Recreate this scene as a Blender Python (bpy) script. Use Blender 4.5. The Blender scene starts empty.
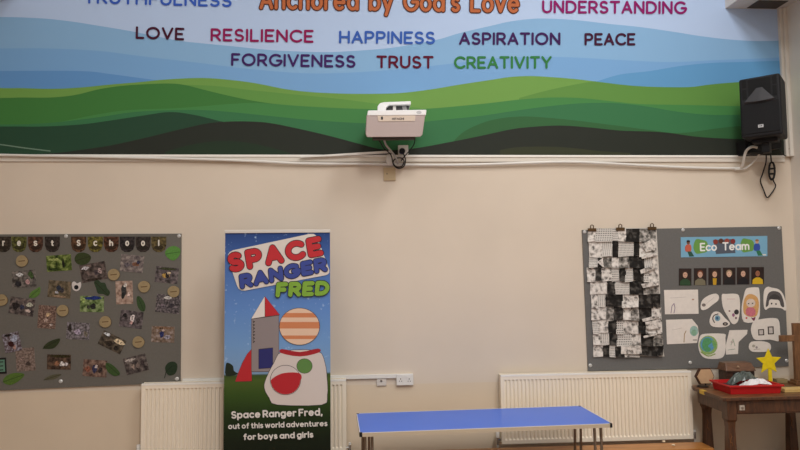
import bpy, bmesh, math, random
from mathutils import Vector, Matrix
from mathutils.geometry import delaunay_2d_cdt

C = bpy.context.scene.collection
SC = bpy.context.scene
# ------------------------------------------------------------------ camera
CAM = Vector((0, -5.6, 1.7))
YAW, PITCH, ROLL, FPX = math.radians(3.806), math.radians(3.756), math.radians(-0.585), 640.0
fwd = Vector((math.sin(YAW)*math.cos(PITCH), math.cos(YAW)*math.cos(PITCH), math.sin(PITCH)))
r0 = Vector((math.cos(YAW), -math.sin(YAW), 0))
u0 = r0.cross(fwd)
RT = math.cos(ROLL)*r0 + math.sin(ROLL)*u0
UP = -math.sin(ROLL)*r0 + math.cos(ROLL)*u0
cd = bpy.data.cameras.new('camera'); cam = bpy.data.objects.new('camera', cd); C.objects.link(cam)
cam.matrix_world = Matrix(((RT.x, UP.x, -fwd.x, CAM.x), (RT.y, UP.y, -fwd.y, CAM.y), (RT.z, UP.z, -fwd.z, CAM.z), (0, 0, 0, 1)))
cd.sensor_fit = 'HORIZONTAL'; cd.sensor_width = 36.0; cd.lens = FPX/800*36; cd.clip_end = 100
SC.camera = cam
# ------------------------------------------------------------------ light
W = bpy.data.worlds.new('world'); SC.world = W; W.use_nodes = True
W.node_tree.nodes['Background'].inputs[0].default_value = (1.0, 0.98, 0.95, 1)
W.node_tree.nodes['Background'].inputs[1].default_value = 0.8
def area(name, loc, sx, sy, power, col=(0.99, 0.985, 0.975)):
    l = bpy.data.lights.new(name, 'AREA'); l.shape = 'RECTANGLE'; l.size = sx; l.size_y = sy
    l.energy = power; l.color = col
    o = bpy.data.objects.new(name, l); C.objects.link(o); o.location = loc
for i, (lx, ly, pw) in enumerate(((-1.7, -3.3, 40), (2.2, -3.3, 170), (-1.7, -6.4, 30), (0.9, -6.4, 350))):
    area('ceiling_lamp', (lx, ly, 5.85), 0.9, 2.2, pw)
SC.view_settings.view_transform = 'Standard'; SC.view_settings.look = 'None'
SC.view_settings.gamma = 1; SC.view_settings.use_curve_mapping = False
SC.view_settings.exposure = -0.42

# ------------------------------------------------------------------ helpers
def ray(px, py): return (px-400)*RT - (py-225)*UP + FPX*fwd
def P(px, py, d):
    v = ray(px, py); return CAM + v*((5.6-d)/v.y)
def PZ(px, py, z):
    v = ray(px, py); return CAM + v*((z-1.7)/v.z)
def lin(c):
    return tuple(((x/255)/12.92 if x <= 10 else ((x/255+0.055)/1.055)**2.4) for x in c)
_m = {}
def M(name, rgb, rough=0.6, metal=0.0, noise=0.0, nscale=20.0, bump=0.0, bscale=200.0, alpha=1.0, spec=0.25, trans=0.0):
    if name in _m: return _m[name]
    m = bpy.data.materials.new(name); m.use_nodes = True; nt = m.node_tree; b = nt.nodes['Principled BSDF']
    c = lin(rgb)
    b.inputs['Base Color'].default_value = (*c, 1); b.inputs['Roughness'].default_value = rough
    b.inputs['Metallic'].default_value = metal; b.inputs['Specular IOR Level'].default_value = spec
    if alpha < 1: b.inputs['Alpha'].default_value = alpha
    if trans: b.inputs['Transmission Weight'].default_value = trans
    if noise or bump: tc = nt.nodes.new('ShaderNodeTexCoord')
    if noise:
        n = nt.nodes.new('ShaderNodeTexNoise'); n.inputs['Scale'].default_value = nscale; n.inputs['Detail'].default_value = 5
        r = nt.nodes.new('ShaderNodeValToRGB')
        r.color_ramp.elements[0].position = 0.3; r.color_ramp.elements[1].position = 0.7
        r.color_ramp.elements[0].color = (*[x*(1-noise) for x in c], 1); r.color_ramp.elements[1].color = (*[min(1, x*(1+noise)) for x in c], 1)
        nt.links.new(tc.outputs['Object'], n.inputs['Vector']); nt.links.new(n.outputs['Fac'], r.inputs[0]); nt.links.new(r.outputs[0], b.inputs['Base Color'])
    if bump:
        n2 = nt.nodes.new('ShaderNodeTexNoise'); n2.inputs['Scale'].default_value = bscale; n2.inputs['Detail'].default_value = 3
        bp = nt.nodes.new('ShaderNodeBump'); bp.inputs['Strength'].default_value = bump; bp.inputs['Distance'].default_value = 0.01
        nt.links.new(tc.outputs['Object'], n2.inputs['Vector']); nt.links.new(n2.outputs['Fac'], bp.inputs['Height']); nt.links.new(bp.outputs[0], b.inputs['Normal'])
    _m[name] = m; return m
def wood(name, ca, cb, scale=(2, 14, 14), rough=0.45, strength=3.0):
    if name in _m: return _m[name]
    m = bpy.data.materials.new(name); m.use_nodes = True; nt = m.node_tree; b = nt.nodes['Principled BSDF']
    tc = nt.nodes.new('ShaderNodeTexCoord'); mp = nt.nodes.new('ShaderNodeMapping'); mp.inputs['Scale'].default_value = scale
    n = nt.nodes.new('ShaderNodeTexNoise'); n.inputs['Scale'].default_value = 3; n.inputs['Detail'].default_value = 8; n.inputs['Distortion'].default_value = 1.2
    r = nt.nodes.new('ShaderNodeValToRGB'); r.color_ramp.elements[0].position = .35; r.color_ramp.elements[1].position = .68
    r.color_ramp.elements[0].color = (*lin(ca), 1); r.color_ramp.elements[1].color = (*lin(cb), 1)
    nt.links.new(tc.outputs['Object'], mp.inputs[0]); nt.links.new(mp.outputs[0], n.inputs['Vector']); nt.links.new(n.outputs['Fac'], r.inputs[0])
    nt.links.new(r.outputs[0], b.inputs['Base Color']); b.inputs['Roughness'].default_value = rough
    _m[name] = m; return m
def ramp_mat(name, axis, stops, rough=0.5, speck=None):
    """printed artwork: colour changes along one world axis, optional printed stars"""
    if name in _m: return _m[name]
    m = bpy.data.materials.new(name); m.use_nodes = True; nt = m.node_tree; b = nt.nodes['Principled BSDF']; b.inputs['Roughness'].default_value = rough; b.inputs['Specular IOR Level'].default_value = .15
    g = nt.nodes.new('ShaderNodeNewGeometry'); s = nt.nodes.new('ShaderNodeSeparateXYZ'); mr = nt.nodes.new('ShaderNodeMapRange')
    nt.links.new(g.outputs['Position'], s.inputs[0]); nt.links.new(s.outputs[axis], mr.inputs[0])
    a, z = stops[0][0], stops[-1][0]
    mr.inputs[1].default_value = a; mr.inputs[2].default_value = z
    r = nt.nodes.new('ShaderNodeValToRGB'); cr = r.color_ramp
    while len(cr.elements) < len(stops): cr.elements.new(0.5)
    for e, (p, c) in zip(cr.elements, stops): e.position = (p-a)/(z-a)
    for e, (p, c) in zip(cr.elements, stops): e.color = (*lin(c), 1)
    nt.links.new(mr.outputs[0], r.inputs[0]); out = r.outputs[0]
    if speck:
        v = nt.nodes.new('ShaderNodeTexNoise'); v.inputs['Scale'].default_value = speck; v.inputs['Detail'].default_value = 2
        r2 = nt.nodes.new('ShaderNodeValToRGB'); r2.color_ramp.elements[0].position = .64; r2.color_ramp.elements[1].position = .8
        mx = nt.nodes.new('ShaderNodeMixRGB'); mx.inputs[2].default_value = (*lin((170, 195, 225)), 1)
        nt.links.new(g.outputs['Position'], v.inputs['Vector']); nt.links.new(v.outputs['Fac'], r2.inputs[0]); gt = nt.nodes.new('ShaderNodeMath'); gt.operation = 'GREATER_THAN'; gt.inputs[1].default_value = P(278, 365, .35).z; ml_ = nt.nodes.new('ShaderNodeMath'); ml_.operation = 'MULTIPLY'; nt.links.new(s.outputs[2], gt.inputs[0]); nt.links.new(gt.outputs[0], ml_.inputs[0]); nt.links.new(r2.outputs[0], ml_.inputs[1]); nt.links.new(ml_.outputs[0], mx.inputs[0]); nt.links.new(out, mx.inputs[1]); out = mx.outputs[0]
    nt.links.new(out, b.inputs['Base Color'])
    _m[name] = m; return m
def pic_mat(name, cols, scale=45.0, seed=0, rough=0.35):
    """a printed snapshot: blotches of the given colours"""
    if name in _m: return _m[name]
    m = bpy.data.materials.new(name); m.use_nodes = True; nt = m.node_tree; b = nt.nodes['Principled BSDF']; b.inputs['Roughness'].default_value = rough; b.inputs['Specular IOR Level'].default_value = .15
    tc = nt.nodes.new('ShaderNodeTexCoord'); mp = nt.nodes.new('ShaderNodeMapping'); mp.inputs['Location'].default_value = (seed*3.7, seed*1.3, seed*2.1)
    n = nt.nodes.new('ShaderNodeTexNoise'); n.inputs['Scale'].default_value = scale; n.inputs['Detail'].default_value = 2; n.inputs['Roughness'].default_value = .5
    r = nt.nodes.new('ShaderNodeValToRGB'); cr = r.color_ramp
    while len(cr.elements) < len(cols): cr.elements.new(0.5)
    k = len(cols)
    for i, e in enumerate(cr.elements): e.position = 0.32 + 0.36*i/(k-1)
    for e, c in zip(cr.elements, cols): e.color = (*lin(c), 1)
    nt.links.new(tc.outputs['Object'], mp.inputs[0]); nt.links.new(mp.outputs[0], n.inputs['Vector']); nt.links.new(n.outputs['Fac'], r.inputs[0]); nt.links.new(r.outputs[0], b.inputs['Base Color'])
    _m[name] = m; return m
def grid_mat(name, base, dark, nx, nz, thr=0.5, seed=0):
    """printed black and white house fronts: rows of small windows"""
    if name in _m: return _m[name]
    m = bpy.data.materials.new(name); m.use_nodes = True; nt = m.node_tree; b = nt.nodes['Principled BSDF']; b.inputs['Roughness'].default_value = .6
    tc = nt.nodes.new('ShaderNodeTexCoord'); mp = nt.nodes.new('ShaderNodeMapping'); mp.inputs['Scale'].default_value = (nx, 1, nz); mp.inputs['Location'].default_value = (seed*.37, 0, seed*.61)
    s = nt.nodes.new('ShaderNodeSeparateXYZ'); nt.links.new(tc.outputs['Object'], mp.inputs[0]); nt.links.new(mp.outputs[0], s.inputs[0])
    outs = []
    for ax in (0, 2):
        f = nt.nodes.new('ShaderNodeMath'); f.operation = 'FRACT'; nt.links.new(s.outputs[ax], f.inputs[0])
        g = nt.nodes.new('ShaderNodeMath'); g.operation = 'GREATER_THAN'; g.inputs[1].default_value = thr; nt.links.new(f.outputs[0], g.inputs[0]); outs.append(g)
    mu = nt.nodes.new('ShaderNodeMath'); mu.operation = 'MULTIPLY'; nt.links.new(outs[0].outputs[0], mu.inputs[0]); nt.links.new(outs[1].outputs[0], mu.inputs[1])
    mx = nt.nodes.new('ShaderNodeMixRGB'); mx.inputs[1].default_value = (*lin(base), 1); mx.inputs[2].default_value = (*lin(dark), 1)
    nt.links.new(mu.outputs[0], mx.inputs[0]); nt.links.new(mx.outputs[0], b.inputs['Base Color'])
    _m[name] = m; return m

class MB:
    """collects shapes; build() links them as ONE mesh object"""
    def __init__(s): s.v = []; s.f = []; s.m = []; s.mats = []
    def mi(s, mat):
        if mat not in s.mats: s.mats.append(mat)
        return s.mats.index(mat)
    def add(s, vs, fs, mat):
        k = len(s.v); i = s.mi(mat); s.v += [Vector(v) for v in vs]
        for f in fs: s.f.append([a+k for a in f]); s.m.append(i)
    def box(s, a, b, mat, T=None):
        (x0, y0, z0), (x1, y1, z1) = a, b
        vs = [Vector(p) for p in ((x0,y0,z0),(x1,y0,z0),(x1,y1,z0),(x0,y1,z0),(x0,y0,z1),(x1,y0,z1),(x1,y1,z1),(x0,y1,z1))]
        if T: vs = [T @ v for v in vs]
        s.add(vs, [(0,3,2,1),(4,5,6,7),(0,1,5,4),(1,2,6,5),(2,3,7,6),(3,0,4,7)], mat)
    def prism(s, front, back, mat, sidemat=None):
        n = len(front); s.add(list(front)+list(back), [tuple(range(n)), tuple(range(2*n-1, n-1, -1))], mat)
        k = len(s.v)-2*n; i = s.mi(sidemat or mat)
        for a in range(n):
            b = (a+1) % n; s.f.append([k+b, k+a, k+n+a, k+n+b]); s.m.append(i)
    def sheet(s, pts, d, mat, t=0.0006, sidemat=None):
        """a flat piece drawn by photo pixels on the plane y=-d, thickness t towards the wall"""
        f = [P(x, y, d) for x, y in pts]
        area = sum(pts[i][0]*pts[(i+1) % len(pts)][1]-pts[(i+1) % len(pts)][0]*pts[i][1] for i in range(len(pts)))
        if area > 0: f.reverse()
        b = [p + Vector((0, t, 0)) for p in f]
        s.prism(f, b, mat, sidemat)
    def face(s, pts3, mat): s.add(pts3, [tuple(range(len(pts3)))], mat)
    def tube(s, path, r, mat, n=8, cap=True, rs=None):
        path = [Vector(p) for p in path]; rings = []
        up = Vector((0, 0, 1)); prev = None
        for i, p in enumerate(path):
            t = (path[min(i+1, len(path)-1)]-path[max(i-1, 0)]).normalized()
            if prev is None:
                a = up if abs(t.dot(up)) < .9 else Vector((1, 0, 0))
                x = t.cross(a).normalized()
            else: x = (prev - t*prev.dot(t)).normalized()
            prev = x; y = t.cross(x); rr = rs[i] if rs else r
            rings.append([p+(x*math.cos(2*math.pi*k/n)+y*math.sin(2*math.pi*k/n))*rr for k in range(n)])
        vs = [v for R_ in rings for v in R_]; fs = []
        for i in range(len(path)-1):
            for k in range(n):
                fs.append((i*n+k, i*n+(k+1) % n, (i+1)*n+(k+1) % n, (i+1)*n+k))
        if cap: fs.append(tuple(range(n-1, -1, -1))); fs.append(tuple(range((len(path)-1)*n, len(path)*n)))
        s.add(vs, fs, mat)
    def lathe(s, prof, mat, T=None, n=20):
        vs = []; fs = []
        for r, z in prof:
            for k in range(n): vs.append(Vector((r*math.cos(2*math.pi*k/n), r*math.sin(2*math.pi*k/n), z)))
        for i in range(len(prof)-1):
            for k in range(n): fs.append((i*n+k, i*n+(k+1) % n, (i+1)*n+(k+1) % n, (i+1)*n+k))
        fs.append(tuple(range(n-1, -1, -1))); fs.append(tuple(range((len(prof)-1)*n, len(prof)*n)))
        if T: vs = [T @ v for v in vs]
        s.add(vs, fs, mat)
    def build(s, name, parent=None, local=False, bevel=0.0, smooth=False, kind=None, origin=None, label=None, seg=2):
        me = bpy.data.meshes.new(name)
        org = Vector((0, 0, 0))
        if parent is not None and not local: org = root_loc(parent)
        if origin is not None: org = Vector(origin)
        me.from_pydata([tuple(v-org) for v in s.v], [], s.f)
        for m in s.mats: me.materials.append(m)
        for p, i in zip(me.polygons, s.m): p.material_index = i
        bm = bmesh.new(); bm.from_mesh(me); bmesh.ops.recalc_face_normals(bm, faces=bm.faces); bm.to_mesh(me); bm.free()
        o = bpy.data.objects.new(name, me); C.objects.link(o)
        if parent is not None: o.parent = parent
        elif origin is not None: o.location = org
        if bevel:
            b = o.modifiers.new('bevel', 'BEVEL'); b.width = bevel; b.segments = seg; b.limit_method = 'ANGLE'; b.angle_limit = math.radians(40)
        if smooth:
            me.polygons.foreach_set('use_smooth', [True]*len(me.polygons))
            try: me.set_sharp_from_angle(angle=math.radians(40))
            except Exception: pass
        if kind: o['kind'] = kind
        if label: o['label'] = label
        return o
def root_loc(o):
    l = Vector(o.location)
    while o.parent: o = o.parent; l += Vector(o.location)
    return l
def tag(o, label, cat, group=None):
    o['label'] = label; o['category'] = cat
    if group: o['group'] = group
    return o
def thing(name, label, cat, loc, group=None, rz=0.0):
    o = bpy.data.objects.new(name, None); C.objects.link(o); o.location = loc; o.rotation_euler = (0, 0, rz)
    o.empty_display_size = .05
    return tag(o, label, cat, group)
def ell(cx, cy, rx, ry, n=20, a0=0, a1=360, rot=0):
    out = []
    for k in range(n):
        a = math.radians(a0+(a1-a0)*k/(n if a1-a0 == 360 else n-1)); x, y = rx*math.cos(a), ry*math.sin(a); r = math.radians(rot)
        out.append((cx+x*math.cos(r)-y*math.sin(r), cy+x*math.sin(r)+y*math.cos(r)))
    return out
def rect(cx, cy, w, h, rot=0):
    r = math.radians(rot); c, s = math.cos(r), math.sin(r)
    return [(cx+x*c-y*s, cy+x*s+y*c) for x, y in ((-w/2, -h/2), (w/2, -h/2), (w/2, h/2), (-w/2, h/2))]
def smooth_line(pts, n=6):
    out = []
    for i in range(len(pts)-1):
        p0 = pts[max(i-1, 0)]; p1 = pts[i]; p2 = pts[i+1]; p3 = pts[min(i+2, len(pts)-1)]
        for k in range(n):
            t = k/n
            out.append(tuple(0.5*(2*p1[j]+(p2[j]-p0[j])*t+(2*p0[j]-5*p1[j]+4*p2[j]-p3[j])*t*t+(3*p1[j]-p0[j]-3*p2[j]+p3[j])*t**3) for j in range(len(p1))))
    out.append(tuple(pts[-1])); return out
def closed(pts, n=4):
    k = len(pts); q = [pts[-1]]+list(pts)+[pts[0], pts[1]]
    s = smooth_line(q, n); return s[n:n*(k+1)]

# ------------------------------------------------------------------ stroke lettering
def arc(cx, cy, rx, ry, a0, a1, n=12):
    return [(cx+rx*math.cos(math.radians(a0+(a1-a0)*k/n)), cy+ry*math.sin(math.radians(a0+(a1-a0)*k/n))) for k in range(n+1)]
circ = lambda: arc(.33, .34, .33, .34, 0, 360, 20)
bowl = [(0, 0), (0, 1), (.35, 1)]+arc(.35, .72, .3, .28, 90, -90)+[(0, .44)]
G = {
 'A': (.8, [[(0, 0), (.4, 1), (.8, 0)], [(.14, .32), (.66, .32)]]),
 'C': (.84, [arc(.5, .5, .5, .5, 45, 315, 18)]),
 'D': (.8, [[(0, 0), (0, 1), (.3, 1)]+arc(.3, .5, .5, .5, 90, -90)+[(0, 0)]]),
 'E': (.6, [[(.6, 1), (0, 1), (0, 0), (.6, 0)], [(0, .5), (.5, .5)]]),
 'F': (.58, [[(.58, 1), (0, 1), (0, 0)], [(0, .5), (.48, .5)]]),
 'G': (.92, [arc(.5, .5, .5, .5, 48, 345, 18)+[(.96, .46), (.6, .46)]]),
 'H': (.74, [[(0, 0), (0, 1)], [(.74, 0), (.74, 1)], [(0, .5), (.74, .5)]]),
 'I': (0, [[(0, 0), (0, 1)]]), 'L': (.55, [[(0, 1), (0, 0), (.55, 0)]]),
 'N': (.76, [[(0, 0), (0, 1), (.76, 0), (.76, 1)]]),
 'O': (1.0, [arc(.5, .5, .5, .5, 0, 360, 24)]), 'P': (.65, [bowl]),
 'R': (.67, [bowl, [(.32, .44), (.67, 0)]]),
 'S': (.62, [arc(.31, .745, .28, .255, 35, 270)+arc(.31, .245, .31, .245, 90, -148)]),
 'T': (.72, [[(0, 1), (.72, 1)], [(.36, 1), (.36, 0)]]),
 'U': (.72, [[(0, 1), (0, .36)]+arc(.36, .36, .36, .36, 180, 360)+[(.72, 1)]]),
 'V': (.8, [[(0, 1), (.4, 0), (.8, 1)]]),
 'Y': (.76, [[(0, 1), (.38, .46), (.76, 1)], [(.38, .46), (.38, 0)]]),
 'a': (.66, [circ(), [(.66, .68), (.66, 0)]]), 'b': (.66, [circ(), [(0, 1.02), (0, 0)]]),
 'c': (.58, [arc(.34, .34, .34, .34, 48, 312, 14)]), 'd': (.66, [circ(), [(.66, 1.02), (.66, 0)]]),
 'e': (.68, [[(.02, .36), (.67, .36)]+arc(.34, .34, .33, .34, 4, 312, 16)]),
 'f': (.38, [arc(.32, .82, .17, .2, 70, 180)+[(.15, 0)], [(0, .66), (.36, .66)]]),
 'g': (.66, [circ(), [(.66, .68), (.66, -.05)]+arc(.34, -.05, .32, .25, 0, -140)]),
 'h': (.58, [[(0, 1.02), (0, 0)], [(0, .38)]+arc(.29, .38, .29, .3, 180, 0)+[(.58, 0)]]),
 'i': (0, [[(0, .68), (0, 0)], [(0, .94), (0, .96)]]), 'l': (0, [[(0, 1.02), (0, 0)]]),
 'm': (.98, [[(0, .68), (0, 0)], [(0, .42)]+arc(.245, .42, .245, .26, 180, 0)+[(.49, 0)], [(.49, .42)]+arc(.735, .42, .245, .26, 180, 0)+[(.98, 0)]]),
 'n': (.58, [[(0, .68), (0, 0)], [(0, .38)]+arc(.29, .38, .29, .3, 180, 0)+[(.58, 0)]]),
 'o': (.66, [circ()]), 'p': (.66, [circ(), [(0, .68), (0, -.3)]]),
 'r': (.36, [[(0, .68), (0, 0)], arc(.27, .4, .27, .27, 180, 65)]),
 's': (.45, [arc(.22, .51, .2, .17, 35, 270)+arc(.22, .17, .22, .17, 90, -148)]),
 't': (.38, [[(.16, .95), (.16, .15)]+arc(.31, .15, .15, .15, 180, 290), [(0, .66), (.36, .66)]]),
 'u': (.58, [[(0, .68), (0, .3)]+arc(.29, .3, .29, .3, 180, 360)+[(.58, .68), (.58, 0)]]),
 'v': (.6, [[(0, .68), (.3, 0), (.6, .68)]]), 'w': (.92, [[(0, .68), (.23, 0), (.46, .68), (.69, 0), (.92, .68)]]),
 'y': (.6, [[(0, .68), (.3, 0)], [(.6, .68), (.2, -.3)]]),
 ',': (.05, [[(.05, .05), (0, -.16)]]), "'": (.03, [[(.03, 1.02), (0, .8)]]),
}
def pen(pts, w):
    """the outline pieces of a pen stroke with round joints"""
    n = len(pts); h = w/2; out = []
    for i in range(n-1):
        (x0, y0), (x1, y1) = pts[i], pts[i+1]; L = math.hypot(x1-x0, y1-y0)
        if L < 1e-6: continue
        nx, ny = -(y1-y0)/L*h, (x1-x0)/L*h
        out.append([(x0+nx, y0+ny), (x1+nx, y1+ny), (x1-nx, y1-ny), (x0-nx, y0-ny)])
    for i in range(n):
        if 0 < i < n-1:
            ax, ay = pts[i][0]-pts[i-1][0], pts[i][1]-pts[i-1][1]; bx, by = pts[i+1][0]-pts[i][0], pts[i+1][1]-pts[i][1]
            if abs(math.atan2(ax*by-ay*bx, ax*bx+ay*by)) < .12: continue
        out.append([(pts[i][0]+h*math.cos(k*math.pi/6), pts[i][1]-h*math.sin(k*math.pi/6)) for k in range(12)])
    return out
def flat_union(mb, polys, d, mat):
    """one flat face set covering all the pieces, without overlaps"""
    vs = []; fs = []
    for p in polys:
        if sum(p[i][0]*p[(i+1) % len(p)][1]-p[(i+1) % len(p)][0]*p[i][1] for i in range(len(p))) < 0: p = p[::-1]
        fs.append(list(range(len(vs), len(vs)+len(p)))); vs += [Vector(q) for q in p]
    v, e, f, ov, oe, of = delaunay_2d_cdt(vs, [], fs, 1, 1e-4, True)
    mb.add([P(q.x, q.y, d) for q in v], [tuple(q) for q, src in zip(f, of) if src], mat)
def ribbon(mb, pts, w, d, mat): flat_union(mb, pen(pts, w), d, mat)
def letters(mb, s, left, right, cap, w, d, mat, gap=.3, outline=None, ow=0, slant=0.0, space=.5):
    """lettering from the pixel `left` to the pixel `right` (outer ends of the base line), cap = outer letter height"""
    adv = []; x = 0
    for i, ch in enumerate(s):
        if ch == ' ': x += space-gap; continue
        a, st = G[ch]; adv.append((x, st)); x += a+gap
    total = x-gap
    dx, dy = right[0]-left[0], right[1]-left[1]; L = math.hypot(dx, dy); ex, ey = dx/L, dy/L
    sx = (L-w)/total if total > 0 else 0; sy = cap-w
    def T(u, v):
        a = w/2+u*sx+slant*v*sy; b = w/2+v*sy
        return (left[0]+ex*a+ey*b, left[1]+ey*a-ex*b)
    for j, (off, st) in enumerate(adv):
        qs = [[T(off+u, v) for u, v in pl] for pl in st]; e = d+.0001*(j % 2)
        if outline: flat_union(mb, [p for q in qs for p in pen(q, w+2*ow)], e-.0007, outline)
        flat_union(mb, [p for q in qs for p in pen(q, w)], e, mat)

# ================================================================== SETTING
RW = 3.985
wallm = M('wall_paint', (212, 199, 182), rough=.75, noise=.03, nscale=1.6, bump=.06, bscale=120)
lowm = M('wall_paint_lower', (212, 196, 173), rough=.7, noise=.03, nscale=1.6, bump=.06, bscale=120)
white = M('white_paint', (236, 233, 226), rough=.45)
cream = M('cream_paint', (214, 207, 196), rough=.5)
whitep = M('white_plastic', (222, 220, 214), rough=.35)
black = M('black_plastic', (24, 24, 26), rough=.45)
def struct(mb, name, **k): return mb.build(name, kind='structure', **k)
dz = P(450, 383, 0).z
m = MB(); m.box((-5, 0, dz), (RW+.15, .15, 6), wallm); m.box((-5, 0, -.05), (RW+.15, .15, dz), lowm); struct(m, 'wall_back')
m = MB(); m.box((RW, -9, -.05), (RW+.15, 0, 6), M('side_wall_paint', (222, 214, 202), rough=.7)); struct(m, 'wall_right')
m = MB(); m.box((-5.15, -9, -.05), (-5, 0, 6), wallm); struct(m, 'wall_left')
m = MB(); m.box((-5, -9, -.1), (RW, 0, 0), wood('floor_wood', (120, 76, 36), (158, 104, 54), (1.5, 9, 9), rough=.35)); struct(m, 'floor')
m = MB(); m.box((-5.15, -9, 6), (RW+.15, .15, 6.1), white); struct(m, 'ceiling')
# boxed-in soffits along both side walls
SX = P(725, 8.7, 0); sz = SX.z
m = MB(); m.box((SX.x, -8.9, sz), (RW, -.001, 6), M('soffit_white', (216, 212, 206), rough=.6))
s = struct(m, 'trim_1')
m = MB(); m.box((3.62, -.2, sz-.006), (3.9, -.03, sz), M('vent_grey', (84, 78, 72), rough=.8)); m.build('soffit_vent', parent=s, kind='structure')
m = MB(); m.box((-5, -8.9, sz), (-2.93, -.001, 6), M('soffit_white', (0, 0, 0))); struct(m, 'trim_2')
# upright casing in the right corner and the batten under the mural
m = MB(); m.box((3.925, -.035, P(700, 157, 0).z), (3.952, 0, sz), cream); m.box((3.952, -.055, P(700, 157, 0).z), (RW, 0, sz), cream); struct(m, 'trim_3', bevel=.004)
zb1, zb0 = P(450, 155.3, 0).z, P(450, 162, 0).z
m = MB(); m.box((-5, -.014, zb0), (3.925, 0, zb1-.02), cream); m.box((-5, -.022, zb1-.02), (3.925, 0, zb1), white); struct(m, 'trim_4', bevel=.002)  # white top strip paints in the light along the batten's upper edge

# ================================================================== MURAL
mu = thing('wall_mural', 'wide printed wall mural of blue sky and green hills above the batten', 'mural', (0, -.004, zb1))
ml = -3.9; mr = 3.925; mt = 5.6
mm = lambda n, c: M('mural_'+n, c, rough=.55, spec=.1)
m = MB(); m.box((ml, -.006, zb1), (mr, -.0005, mt), mm('sky', (178, 200, 232)))
lay = [0]
def hill(name, top, col, until=None):
    lay[0] += 1; d = .006+.00025*lay[0]
    pts = smooth_line(top, 5)
    up_ = [P(x, y, d) for x, y in pts]
    x0 = max(ml, min(v.x for v in up_)); x1 = min(mr, max(v.x for v in up_))
    up_ = [Vector((min(max(v.x, x0), x1), -d, max(v.z, zb1+.001))) for v in up_]
    mt_ = mm(name, col)
    for a, b in zip(up_[:-1], up_[1:]):
        if b.x-a.x < 1e-5: continue
        za = zb = zb1
        m.face([a, b, Vector((b.x, -d, zb)), Vector((a.x, -d, za))], mt_)
LE, RE = -120, 800
hill('blue_a', [(LE, 19), (-50, 17), (0, 17), (25, 17.5), (50, 19), (75, 22), (100, 26), (130, 31), (165, 38), (185, 41.5), (230, 46), (270, 50), (300, 51.5), (330, 52), (360, 50.5), (390, 48), (420, 43), (440, 39), (460, 33), (490, 26), (510, 21.5), (530, 19), (545, 18.5), (575, 20), (610, 24), (640, 27), (675, 32), (700, 36), (730, 39.5), (760, 41), (RE, 40)], (134, 176, 214))
hill('blue_b', [(LE, 50), (0, 48.5), (50, 48.5), (100, 51), (140, 56), (200, 63), (250, 69), (300, 73), (340, 73), (390, 70), (440, 65), (500, 58), (560, 57), (620, 60), (670, 62), (720, 60), (RE, 57)], (120, 166, 212))
hill('blue_c', [(LE, 73), (0, 71), (80, 71), (110, 74), (140, 78), (200, 86), (260, 95)], (98, 148, 202))
hill('blue_e', [(595, 82), (620, 74.5), (650, 71), (680, 66), (710, 63), (740, 62), (RE, 60)], (98, 154, 200))
g1 = [(LE, 86), (0, 88), (20, 88), (50, 88.8), (80, 87.5), (110, 84.5), (140, 82), (165, 79.5), (195, 78), (215, 78.5), (240, 81), (260, 84), (285, 89), (310, 92), (340, 93.5), (370, 93.8), (400, 93), (430, 89.5), (460, 84.5), (490, 80), (510, 77), (530, 76), (550, 77), (575, 79), (600, 82), (630, 85.5), (660, 87), (690, 87), (710, 84.5), (740, 82), (RE, 79)]
hill('green_bright', g1, (112, 156, 78))
hill('green_bright_b', [(519, 98), (545, 91), (570, 85.5), (592, 81.6), (600, 82), (630, 85.5), (660, 87), (690, 87), (710, 84.5), (740, 82), (RE, 79)], (96, 142, 70))
hill('green_bright_c', [(185, 84.8), (215, 86), (250, 90), (290, 94), (340, 99), (380, 104), (420, 108)], (98, 148, 74))
hill('green_mid', [(LE, 100), (0, 98), (20, 97.5), (50, 97.5), (75, 95), (100, 89), (125, 85.5), (150, 84), (170, 83.5), (185, 85), (205, 90), (230, 96), (255, 101), (290, 106), (340, 112)], (66, 122, 62))
hill('green_c', [(60, 122), (100, 114), (130, 110), (170, 108.5), (200, 106.5), (230, 104), (260, 103), (300, 106), (350, 108.5), (400, 109.5), (430, 108.5), (460, 106), (490, 103), (520, 99.5), (550, 97.5), (580, 98), (610, 101), (640, 104), (690, 105), (740, 106), (RE, 105)], (72, 132, 74))
hill('green_d', [(LE, 125), (0, 124.5), (30, 124), (60, 122), (100, 117), (130, 112.5), (160, 110.5), (200, 110), (230, 112), (260, 115), (300, 119), (340, 122), (380, 123.5), (420, 122), (450, 119), (480, 116), (520, 110), (560, 105), (590, 103), (620, 103.5), (650, 107), (680, 112), (720, 115), (RE, 113)], (60, 116, 76))
hill('green_e', [(452, 143), (465, 131), (490, 120.5), (520, 116.5), (550, 118), (580, 121), (620, 126), (650, 130), (680, 133), (720, 128), (745, 126), (RE, 126)], (56, 100, 62))
hill('green_f', [(LE, 128), (0, 126.5), (40, 126.5), (80, 124.5), (110, 120.5), (140, 116), (170, 112), (195, 115), (220, 121), (260, 130), (300, 142), (340, 153)], (44, 74, 56))
hill('dark', [(40, 154), (60, 152.5), (80, 150), (110, 145.5), (140, 139), (165, 133), (190, 127), (210, 123), (230, 121.5), (250, 121.5), (270, 123), (300, 129), (330, 136), (360, 144), (380, 149), (398, 150), (420, 147.5), (450, 142), (480, 136), (510, 129.5), (530, 127), (560, 125.5), (590, 127.5), (620, 130.5), (650, 131.5), (670, 133), (700, 137), (740, 139), (RE, 140)], (46, 50, 44))
hill('dark_b', [(165, 152), (190, 145), (220, 141), (250, 143), (280, 150), (290, 153)], (42, 58, 44))
hill('dark_c', [(500, 150), (520, 147), (560, 147), (600, 151), (630, 153)], (58, 62, 46))
pale = mm('pale_line', (112, 138, 120))
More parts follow.
